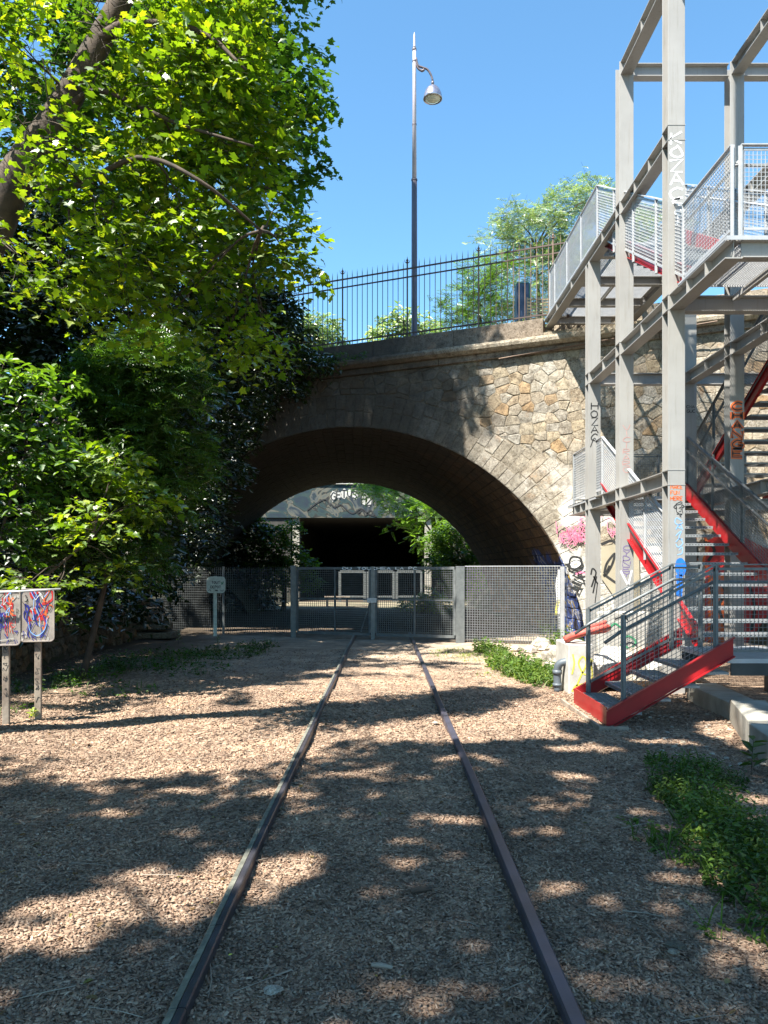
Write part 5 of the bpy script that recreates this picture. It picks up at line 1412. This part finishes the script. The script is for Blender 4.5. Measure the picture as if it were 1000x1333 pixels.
# ================================================================== banks and far setting
def terrain(name, pts_rows, mat):
    mb = MB(); n = len(pts_rows[0])
    for r in pts_rows: mb.v += [tuple(p) for p in r]
    for i in range(len(pts_rows)-1):
        for j in range(n-1): mb.f.append((i*n+j, i*n+j+1, (i+1)*n+j+1, (i+1)*n+j))
    o = obj(name, mb, mat, smooth=True); o['kind'] = 'structure'; return o
def nz(a, b): return .25*math.sin(a*1.3+b)+.15*math.sin(a*3.1-b*2.2)
prof = [(-6.42,.0),(-6.44,.98),(-7.2,1.3),(-8.4,2.6),(-10,4.4),(-12,6.2),(-16,7.3),(-60,7.4)]
terrain('left_bank', [[(x+ (0 if k < 2 else nz(y, k)), y, h+(0 if k < 3 else nz(y*.7, k))) for k, (x, h) in enumerate(prof)] for y in np.linspace(-6, 23.2, 20)], M['soil'])
prof = [(7.9,-.02),(8.3,.5),(9.0,1.6),(10.5,3.4),(13,6.0),(17,7.3),(60,7.4)]
terrain('right_bank', [[(x, y, h+(0 if k < 2 else nz(y*.7, k))) for k, (x, h) in enumerate(prof)] for y in np.linspace(-6, 17.0, 16)], M['soil'])
prof = [(-5.4,-.02),(-5.8,.6),(-7,2.0),(-9,4.2),(-11,6.3),(-14,6.95),(-60,7.0)]
terrain('far_left_bank', [[(x, y, h+(0 if k < 2 else .6*nz(y*.7, k))) for k, (x, h) in enumerate(prof)] for y in np.linspace(31, 75, 14)], M['soil'])
prof = [(4.4,-.02),(4.8,.6),(6,2.0),(7.5,4.2),(9.5,6.3),(12,6.95),(60,7.0)]
terrain('far_right_bank', [[(x, y, h+(0 if k < 2 else .6*nz(y*.7, k))) for k, (x, h) in enumerate(prof)] for y in np.linspace(28.5, 75, 12)], M['soil'])
o = terrain('sunlit_clearing', [[(x, y, .012+.01*math.sin(x*2+y)) for x in np.linspace(-5.6, 4.6, 12)] for y in np.linspace(36, 44.5, 8)], M['farground'])

# second, flat bridge beyond
fb = thing('far_bridge', (-1, 46, 0), 'flat concrete road bridge with a painted blue green fascia seen through the arch', 'bridge')
mb = MB(); mb.box(-9, 8, 46, 46.5, 5.0, 7.0); obj('painted_fascia', mb, M['mural'], fb)
mb = MB(); mb.box(-9, 8, 45.9, 46.4, 7.0, 7.16); obj('coping', mb, M['pale'], fb)
mb = MB(); mb.box(-9, 8, 46.5, 92, 5.02, 6.9); obj('deck', mb, M['darkconc'], fb)
mb = MB(); mb.box(-9, -5.6, 46.1, 92, -.1, 5.0); mb.box(4.2, 8, 46.1, 92, -.1, 5.0); mb.box(-5.6, 4.2, 91, 92, -.1, 5.0); obj('abutment', mb, M['darkconc'], fb)
mb = MB(); mb.box(2.45, 2.85, 46.2, 46.7, 0, 4.999); obj('pillar', mb, M['conc'], fb)
mb = MB(); mb.box(-5.5, -5.1, 46.2, 46.7, 0, 4.999); obj('pillar', mb, M['conc'], fb)
def bf(u, v): return (u, 45.985, v)
def ff(px, py): return ((px-500)/1000*46, EYE+(745-py)/1000*46)
mb = MB()
for px, py, s in ((434,646,.30),(441,644,.26),(448,643,.3),(455,642,.26),(462,644,.28),(474,649,.34),(480,652,.32)):
    x, y = ff(px, py); blob(mb, x, y, s*.6, s, bf)
obj('bubble_letter_fill', mb, M['pale'], fb)
mb = MB()
def bf2(u, v): return (u, 45.975, v)
for i, (px, py, s, c) in enumerate(((434,646,.30,'G'),(441,644,.26,'E'),(448,643,.3,'T'),(455,642,.26,'U'),(462,644,.28,'S'),(474,650,.34,'P'),(480,652,.32,'2'),(486,652,.3,'1'))):
    x, y = ff(px, py); word(mb, c, x-s*.45, y-s*.75, s*.9, s*1.5, .07, bf2)
for q in ([(430,655),(436,660),(444,657),(452,664),(460,668),(470,662),(480,669),(490,672)],[(400,664),(412,655),(424,650),(430,658)],[(466,668),(472,664),(476,671),(482,664),(488,671)]):
    stroke(mb, [ff(*p) for p in q], .08, bf2)
obj('black_lettering', mb, M['kbl'], fb)
bk = thing('metal_barrier', (-.3, 46.6, 0), 'pale metal frames standing in the shade under the far bridge', 'barrier')
for a, b in ((-2.6, -1.15), (-.95, 0.55), (.75, 2.2)):
    mb = MB()
    for x in (a, b): mb.box(x-.07, x+.07, 45.2, 45.3, 0, 1.78)
    mb.box(a, b, 45.205, 45.295, 1.70, 1.84); mb.box(a+.07, b-.07, 45.21, 45.29, .25, .36)
    obj('frame', mb, M['galvd'], bk)
bn = thing('bench', (-2.35, 38.6, 0), 'small dark bench on the sunlit ground beyond the gate', 'bench')
mb = MB(); mb.box(-3.0, -1.7, 38.4, 38.8, .46, .52); obj('seat', mb, M['wood'], bn)
for x in (-2.85, -1.85): mb = MB(); mb.box(x-.05, x+.05, 38.45, 38.75, 0, .459); obj('leg', mb, M['kbl'], bn)

# street things on the bridge
c = P(681, 387, 21.6)
ut = thing('utility_cabinet', (c.x, 21.6, 7.2), 'dark blue utility cabinet with green edge behind the right end of the railing', 'cabinet')
mb = MB(); mb.box(c.x-.19, c.x+.15, 21.5, 21.9, 7.2, c.z+.36); obj('cabinet_body', mb, M['utility'], ut, bevel=.01)
mb = MB(); mb.box(c.x+.151, c.x+.22, 21.5, 21.9, 7.2, c.z+.37); mb.box(c.x-.19, c.x+.15, 21.5, 21.9, c.z+.361, c.z+.39); obj('edge_trim', mb, M['utilg'], ut)
mb = MB(); mb.box(c.x-.16, c.x-.03, 21.485, 21.499, 7.3, c.z+.3); mb.box(c.x-.01, c.x+.13, 21.485, 21.499, 7.3, c.z+.3); obj('door', mb, M['utility'], ut)
wk = thing('cane_screen', face(4.1, 7.6, -1.0), 'woven cane screen at the right end of the railing', 'screen')
A = P(692, 410, 20.3); mb = MB()
for i in range(15):
    h = 7.75+i*.085; mb.bar((A.x-.12, 20.3+.004*(i % 2), h), (A.x+.75, 20.3+.004*(i % 2), h+rng.uniform(-.01,.01)), .012, .045)
obj('cane_strip', mb, M['wicker'], wk, kind='stuff')
mb = MB()
for x in (A.x-.1, A.x+.2, A.x+.5, A.x+.73): mb.box(x-.02, x+.02, 20.32, 20.36, 7.4, 9.0)
obj('stake', mb, M['wood'], wk)

# ================================================================== left garden wall of small stones
gw = thing('garden_wall', (-6.35, 14, 0), 'low dark retaining wall of small rough stones along the left bank', 'wall')
mb = MB(); mb.box(-6.8, -6.36, 5.5, 22.2, -.2, 1.0); obj('wall_core', mb, M['soil'], gw)
def wf_(u, v, off): return (-6.36+off+.03*math.sin(u*1.1), u, v)
cells = voronoi(6.5, 21.8, 0, 1.1, .21, .25, lambda x, y: 0 < y < 1.02 and 6.5 < x < 21.6, .009, lambda p, c: clip(p, 0, 1.0+.05*math.sin(c[0]*2), 0, 1))
place_stones(cells, wf_, 'wall_stone', M['lowstone'], gw, lambda c: abs(c[0][0]-15.5), 300, thick=.05, wob=.02)
mb = MB()
x = 17.6
while x < 21.8: mb.box(-6.7, -5.7, x, x+.03, 0, .03); x += 9
w2_ = thing('stone_step', (-5.95, 19.9, 0), 'stack of dark flat stones stepping down beside the left wall', 'steps')
for i, (s, h) in enumerate(((.9,.2),(.7,.42),(.5,.62),(.35,.82))):
    mb = MB(); vs = []
    mb.box(-6.34, -6.3+s, 19.5+i*.03, 20.4, h-.17, h-.01+rng.uniform(-.01,.01)); obj('slab', mb, M['lowstone'], w2_, bevel=.03)
def rock(name, x, y, z, s, mat, label=None, cat='stone', group=None, flat=.6, parent=None):
    r = random.Random(int(x*1000+y*77)); mb = MB(); n = 7
    prof = [(.55,-.5),(1,-.1),(.9,.45),(.45,.8)]
    for i, (a, h) in enumerate(prof):
        for k in range(n):
            t = 2*math.pi*k/n+.2*i; q = a*r.uniform(.8,1.2); mb.v.append((x+s*q*math.cos(t), y+s*.8*q*math.sin(t), z+s*flat*(h+r.uniform(-.12,.12))))
    mb.v.append((x, y, z+s*flat*.9)); 
    for i in range(3):
        for k in range(n): k2 = (k+1) % n; mb.f.append((i*n+k, i*n+k2, (i+1)*n+k2, (i+1)*n+k))
    for k in range(n): mb.f.append((3*n+k, 3*n+(k+1) % n, 4*n))
    mb.f.append(tuple(reversed(range(n))))
    o = obj(name, mb, M[mat], parent)
    if label: tag(o, label, cat, group)
    return o
rock('stone', -5.75, 19.6, .97, .16, 'rock', 'pale stone lying on top of the stack of dark slabs by the left wall')

# ================================================================== graffiti boards on posts
def board(px0, px1, py0, py1, z, label, seed, postpx, base_py):
    a = P(px0, py0, z); b = P(px1, py1, z); w_ = b.x-a.x; h_ = a.z-b.z; cx = (a.x+b.x)/2; cz = (a.z+b.z)/2
    t = thing('graffiti_board', (cx, z+.05, 0), label, 'board', 'graffiti boards on posts at the left edge', rz=R(14))
    mb = MB(); n = 6; rr = .045; pts = []
    for sx, sy, a0 in ((1,1,0),(-1,1,90),(-1,-1,180),(1,-1,270)):
        for k in range(n+1):
            q = R(a0+90*k/n); pts.append((sx*(w_/2-rr)+rr*math.cos(q), cz+sy*(h_/2-rr)+rr*math.sin(q)))
    N = len(pts)
    for y in (-.03, -.004): mb.v += [(x, y, zz) for x, zz in pts]
    mb.f += [tuple(range(N)), tuple(reversed(range(N, 2*N)))] + [(i, N+i, N+(i+1) % N, (i+1) % N) for i in range(N)]
    p = obj('panel', mb, M['sign'], t, local=True)
    # raised rim
    mb = MB(); P3 = [Vector((x, -.033, zz)) for x, zz in pts]; mb.tube(P3+[P3[0]], .008, 5, cap=False); obj('rim', mb, M['sign'], p, local=True)
    mb = MB(); mb.box(-.036, .036, .0, .065, -.1, cz+h_/2-.06); pp = obj('post', mb, M['wood'], t, local=True, bevel=.006)
    mb = MB(); mb.box(.02, .046, -.0015, .0, .1, cz-h_/2-.02); 
    r = random.Random(seed)
    def f(off):
        return lambda u, v: (max(-w_/2+.01, min(w_/2-.01, u*w_/2)), -.0335-off, cz+max(-h_/2+.01, min(h_/2-.01, v*h_/2)))
    for j, (mat, k, lw, zx, zone) in enumerate((('pale',3,.05,(-.8,.8),(-.9,.9)),('krd',9,.050,(-.8,.7),(.0,.85)),('kor',5,.040,(.2,.8),(-.2,.7)),('kdb',12,.042,(-.7,.4),(-.35,.45)),('kdb',9,.020,(-.8,.8),(-.85,-.2)),('kbl',12,.016,(-.8,.8),(-.2,.9)),('klb',5,.022,(-.6,.7),(.1,.9)),('krd',5,.022,(-.3,.7),(-.5,.2)),('kwh',3,.012,(-.4,.6),(.2,.7)))):
        for i in range(k):
            mb = MB(); x, y = r.uniform(*zx), r.uniform(*zone); q = [(x, y)]
            for s in range(r.choice([2,3,3])): x += r.uniform(-.28,.28); y += r.uniform(-.4,.35); q.append((x, y))
            stroke(mb, q, lw*r.uniform(1.1,2.0), f(.0004*(j+1)+.00002*i))
            obj('paint_stroke', mb, M[mat], p, local=True)
    mb = MB()
    if seed == 1: stroke(mb, [(-.5,-.25),(-.4,-.6),(0,-.78),(.45,-.55),(.6,-.1)], .035, f(.005))
    else: stroke(mb, [(.35,-.35),(.6,-.75),(-.6,-.85)], .04, f(.005), smooth=False)
    obj('paint_curve', mb, M['klb' if seed == 1 else 'pale'], p, local=True)
    mb = MB()
    for i in range(12): 
        zz = .2+r.random()*.75; stroke(mb, [(r.uniform(-.03,.03), zz+r.uniform(-.04,.04)) for _ in range(4)], .006, lambda u, v: (u, -.0015, v))
    obj('post_scrawl', mb, M['kbl'], pp, local=True)
    return t
board(26, 67, 767, 835, 8.9, 'second board from the left, red and blue graffiti with a light blue curve', 1, 38, 940)
board(-14, 22.5, 769, 840, 8.5, 'graffiti board cut by the left edge, red and black strokes above a pale stripe', 2, 4, 950)
mb = MB(); mb.tube([P(-60, 772, 8.3), P(20, 770, 8.45), P(79, 766.5, 8.7)], .010, 8)
o = obj('metal_rod', mb, M['white'], smooth=True); tag(o, 'thin pale rod laid across the front of the two graffiti boards', 'rod')

# small notice
x, y = Gp(280, 829); sn = thing('notice_sign', (x, y, 0), 'small rounded pale green notice on a thin post in front of the dark fence', 'sign')
mb = MB(); mb.box(x-.045, x+.045, y, y+.04, -.05, 1.62); obj('post', mb, M['signw'], sn)
mb = MB(); pts = []; cx, cz, w_, h_, rr = x+.03, 1.39, .50, .44, .10
for sx, sy, a0 in ((1,1,0),(-1,1,90),(-1,-1,180),(1,-1,270)):
    for k in range(7): q = R(a0+15*k); pts.append((cx+sx*(w_/2-rr)+rr*math.cos(q), cz+sy*(h_/2-rr)+rr*math.sin(q)))
N = len(pts)
for yy in (y-.03, y-.001): mb.v += [(a, yy, b) for a, b in pts]
mb.f += [tuple(range(N)), tuple(reversed(range(N, 2*N)))] + [(i, N+i, N+(i+1) % N, (i+1) % N) for i in range(N)]
obj('panel', mb, M['signw'], sn)
mb = MB(); fn = lambda u, v: (cx+u, y-.032, cz+v)
word(mb, 'TOUT', -.11, .03, .042, .065, .014, fn, gap=.35); word(mb, 'DEPOT', -.14, -.09, .042, .065, .014, fn, gap=.35); stroke(mb, [(-.02,-.15),(.05,-.15)], .03, fn, smooth=False)
stroke(mb, [(-.2,-.16),(-.16,-.13),(-.13,-.17)], .012, fn); stroke(mb, [(.12,-.14),(.17,-.17),(.2,-.13)], .012, fn)
obj('lettering', mb, M['kbl'], sn)
mb = MB(); stroke(mb, [(.13,.08),(.17,.02),(.2,.09),(.15,.0)], .02, fn); obj('green_mark', mb, M['kgn'], sn)

# ================================================================== right side: blocks, kerbs, rubble
def slab(name, poly, z0, z1, mat, label, cat, group=None, bevel=.012, parent=None):
    mb = MB(); n = len(poly)
    mb.v += [(p[0], p[1], z0) for p in poly]+[(p[0], p[1], z1+rng.uniform(-.008,.008)) for p in poly]
    mb.f += [tuple(reversed(range(n))), tuple(range(n, 2*n))]+[(i, (i+1) % n, n+(i+1) % n, n+i) for i in range(n)]
    o = obj(name, mb, M[mat], parent, bevel=bevel)
    if label: tag(o, label, cat, group)
    return o
KG = 'concrete kerb blocks beside the stair'
slab('kerb_block', [(3.58,7.55),(3.95,7.62),(4.35,8.75),(3.96,8.80)], -.1, .27, 'conc', 'sunlit concrete kerb block with its end just past the foot of the stair', 'kerb', KG)
slab('kerb_block', [(3.30,6.2),(3.66,6.15),(3.94,7.45),(3.56,7.5)], -.1, .25, 'conc', 'concrete kerb block nearest the camera, cut by the right edge of the view', 'kerb', KG)
slab('kerb_block', [(3.98,8.86),(4.34,8.82),(4.5,10.4),(4.1,10.4)], -.1, .22, 'conc', 'shaded concrete kerb block under the first landing', 'kerb', KG)
o = slab('raised_bed', [(3.97,8.8),(4.37,8.78),(3.68,6.15),(12,6.1),(12,17),(4.5,17),(4.5,10.4)][1:], -.1, .17, 'ground', None, None, bevel=0); o['kind'] = 'structure'
# white block with yellow graffiti
x0, y0 = Gp(742, 905)
wb = thing('painted_block', (x0+.2, y0+.3, 0), 'whitewashed concrete block with a yellow scribble, left of the stair foot', 'block')
bx0 = (739-500)/1000*10.75; 
mb = MB(); mb.box(bx0, bx0+.36, 10.7, 11.5, -.05, .72); obj('block', mb, M['pale'], wb, bevel=.02)
mb = MB(); fb_ = lambda u, v: (bx0+u, 10.697, v)
for q in ([(.08,.05),(.16,.25),(.25,.45),(.20,.55),(.14,.45),(.22,.30),(.30,.35)],[(.05,.06),(.10,.14),(.18,.16),(.26,.22),(.33,.5)],[(.30,.10),(.33,.3),(.31,.52)],[(.05,.3),(.08,.45),(.06,.58)]): stroke(mb, q, .022, fb_)
obj('yellow_scribble', mb, M['kye'], wb)
mb = MB(); mb.tube(bez([(bx0+.02,10.9,.76),(bx0+.1,10.75,.84),(bx0+.3,10.72,.90),(bx0+.55,10.8,.95),(bx0+.6,11.0,.90),(bx0+.3,11.1,.84),(bx0+.02,10.9,.76)]), .045, 8)
mb.tube(bez([(bx0+.0,10.95,.78),(bx0+.25,10.8,.92),(bx0+.58,10.9,1.02)]), .03, 6)
o = obj('plastic_tubing', mb, M['redold'], smooth=True); tag(o, 'coil of faded red plastic lying on the whitewashed block', 'plastic')
mb = MB(); mb.tube(bez([(2.48,10.95,.0),(2.47,10.95,.3),(2.50,10.92,.42),(2.60,10.88,.46)]), .055, 10); mb.tube([(2.47,10.95,.27),(2.47,10.95,.33)], .066, 10); mb.tube([(2.47,10.95,.10),(2.47,10.95,.14)], .066, 10)
o = obj('drain_pipe', mb, M['pipe'], smooth=True); tag(o, 'bent blue grey drain pipe standing beside the whitewashed block', 'pipe')
# pale rubble and painted blocks behind the far railing
for i, (px, py, zz, s, mat, lb_) in enumerate(((800,850,11.6,.42,'pale','large pale slab leaning behind the mesh of the first flight'),(776,865,11.3,.34,'pale','tan painted boulder beside the whitewashed block'),(835,838,12.2,.36,'rock','grey boulder behind the upper end of the first flight'),
        (820,868,11.0,.30,'rock','pale boulder just behind the red stringer of the first flight'),(848,856,11.3,.26,'pale','white boulder at the foot of the second flight'))):
    p = P(px, py, zz); rock('boulder', p.x, zz, .22, s, mat, lb_, 'boulder', 'rubble boulders behind the first flight', flat=1.0)
bl = thing('painted_slab', (3.5, 12.4, 0), 'upright cream slab with green and grey scribbles behind the first flight', 'slab')
mb = MB(); mb.box(-.36, .36, -.08, .08, 0, 1.15); 
X = P(806, 800, 12.4).x; mb.v = [(X+v[0]+(.12 if v[2] > .5 and v[0] > 0 else 0), 12.4+v[1], v[2]*.95) for v in mb.v]; obj('slab', mb, M['pale'], bl, bevel=.03)
mb = MB(); fq = lambda u, v: (X+u, 12.315, v)
for q in ([(-.2,.8),(-.1,.9),(0,.84)],[(0,.55),(.1,.7),(.24,.62),(.16,.5),(.05,.56)],[(-.25,.45),(-.1,.36),(.1,.42),(.25,.34)]): stroke(mb, q, .03, fq)
obj('scribble', mb, M['kgn'], bl)
mb = MB()
for q in ([(.02,.5),(.14,.6),(.27,.52),(.2,.42),(.06,.46)],[(-.28,.35),(0,.28),(.28,.3)],[(-.1,.97),(.05,1.02),(.12,.95)]): stroke(mb, q, .02, fq)
obj('black_scribble', mb, M['kbl'], bl)
# scattered rubble by the right foot of the arch
rs = [(637,842,.12),(655,846,.10),(672,848,.14),(690,850,.16),(708,848,.20),(705,836,.22),(722,852,.2),(735,858,.22),(745,872,.18),(720,868,.16),(705,862,.14),(690,866,.12),(748,850,.18),(660,858,.08)]
rg = 'pale rubble stones along the foot of the mesh fence'
def where(i): return ['leftmost','second from the left','third from the left','fourth from the left','low, in the middle','biggest, against the fence post','just right of the fence post','mossy, beside the drain pipe','half hidden behind the drain pipe','flat, among the weeds','broken, among the weeds','small, in front of the row','upright, behind the drain pipe','smallest, out in the weeds'][i]
for i, (px, py, s) in enumerate(rs):
    x, y = Gp(px, py); y = min(y, fY(x)-.1 if x > 4.2 else 17.7); x = (px-500)/1000*y
    rock('rubble_stone', x, y, s*.3, s, 'rock', 'pale rubble stone, '+where(i)+', at the foot of the right fence', 'stone', rg, flat=.8)
mb = MB(); mb.box(3.0, 4.6, 14.4, 14.7, -.05, .22); o = obj('stone_edging', mb, M['rock'], bevel=.04); tag(o, 'low mossy stone edging between the weeds and the rubble', 'edging')
# loose pebbles in front of the kerb and single stones on the chips
cells_ = []
for i in range(60):
    cells_.append((rng.uniform(2.6, 3.9), rng.uniform(6.8, 9.3), rng.uniform(.012, .035)))
mb = MB()
for x, y, s in cells_:
    n0 = len(mb.v)
    for a, h in ((.8, -.2), (1, .25), (.6, .6)):
        for k in range(6): t = k*1.047; mb.v.append((x+s*a*math.cos(t)*rng.uniform(.8,1.2), y+s*a*math.sin(t)*rng.uniform(.8,1.2), s*h*.9+gh(x,y)+.004))
    for i in range(2):
        for k in range(6): mb.f.append((n0+i*6+k, n0+i*6+(k+1) % 6, n0+i*6+6+(k+1) % 6, n0+i*6+6+k))
    mb.f.append(tuple(n0+12+k for k in range(6)))
o = obj('pebbles', mb, M['rock'], kind='stuff'); tag(o, 'pale gravel pebbles scattered in front of the kerb and stair foot', 'pebbles')
for px, py, s, mat, lb_ in ((355,1294,.042,'rock','pale flat stone between the rails at the bottom of the view'),(880,1235,.05,'lowstone','dark green stone on the chips at the bottom right'),(877,1243,.03,'rock','small white pebble beside the dark green stone'),
        (250,1229,.03,'lowstone','small tan leaf shaped stone left of the left rail'),(567,942,.035,'rock','small pale pebble beside the right rail in the middle distance')):
    x, y = Gp(px, py); rock('stone', x, y, .014, s, mat, lb_, flat=.45)
x, y = Gp(548, 1164); mb = MB(); mb.tube([(x-.055,y-.01,.02),(x,y+.004,.026),(x+.06,y+.02,.022)], [.014,.017,.012], 7); o = obj('bark_piece', mb, M['bark']); tag(o, 'dark chunk of bark lying between the rails', 'bark')
x, y = Gp(496, 1263); mb = MB(); mb.tube([(x-.04,y+.01,.018),(x,y,.022),(x+.05,y-.012,.018)], [.008,.011,.007], 6); o = obj('stick', mb, M['wood']); tag(o, 'short pale stick between the rails near the bottom', 'stick')
x, y = Gp(297, 1250); V, T = leaves_at(np.array([[x,y,.022]]), np.array([[.7,.5,0]]), np.array([[.1,-.2,1.]]), np.array([.022]), 'oval'); o = obj('fallen_leaf', tri_mesh('fallen_leaf', V, T), M['kye']); tag(o, 'tiny yellow fallen leaf just right of the left rail', 'leaf')
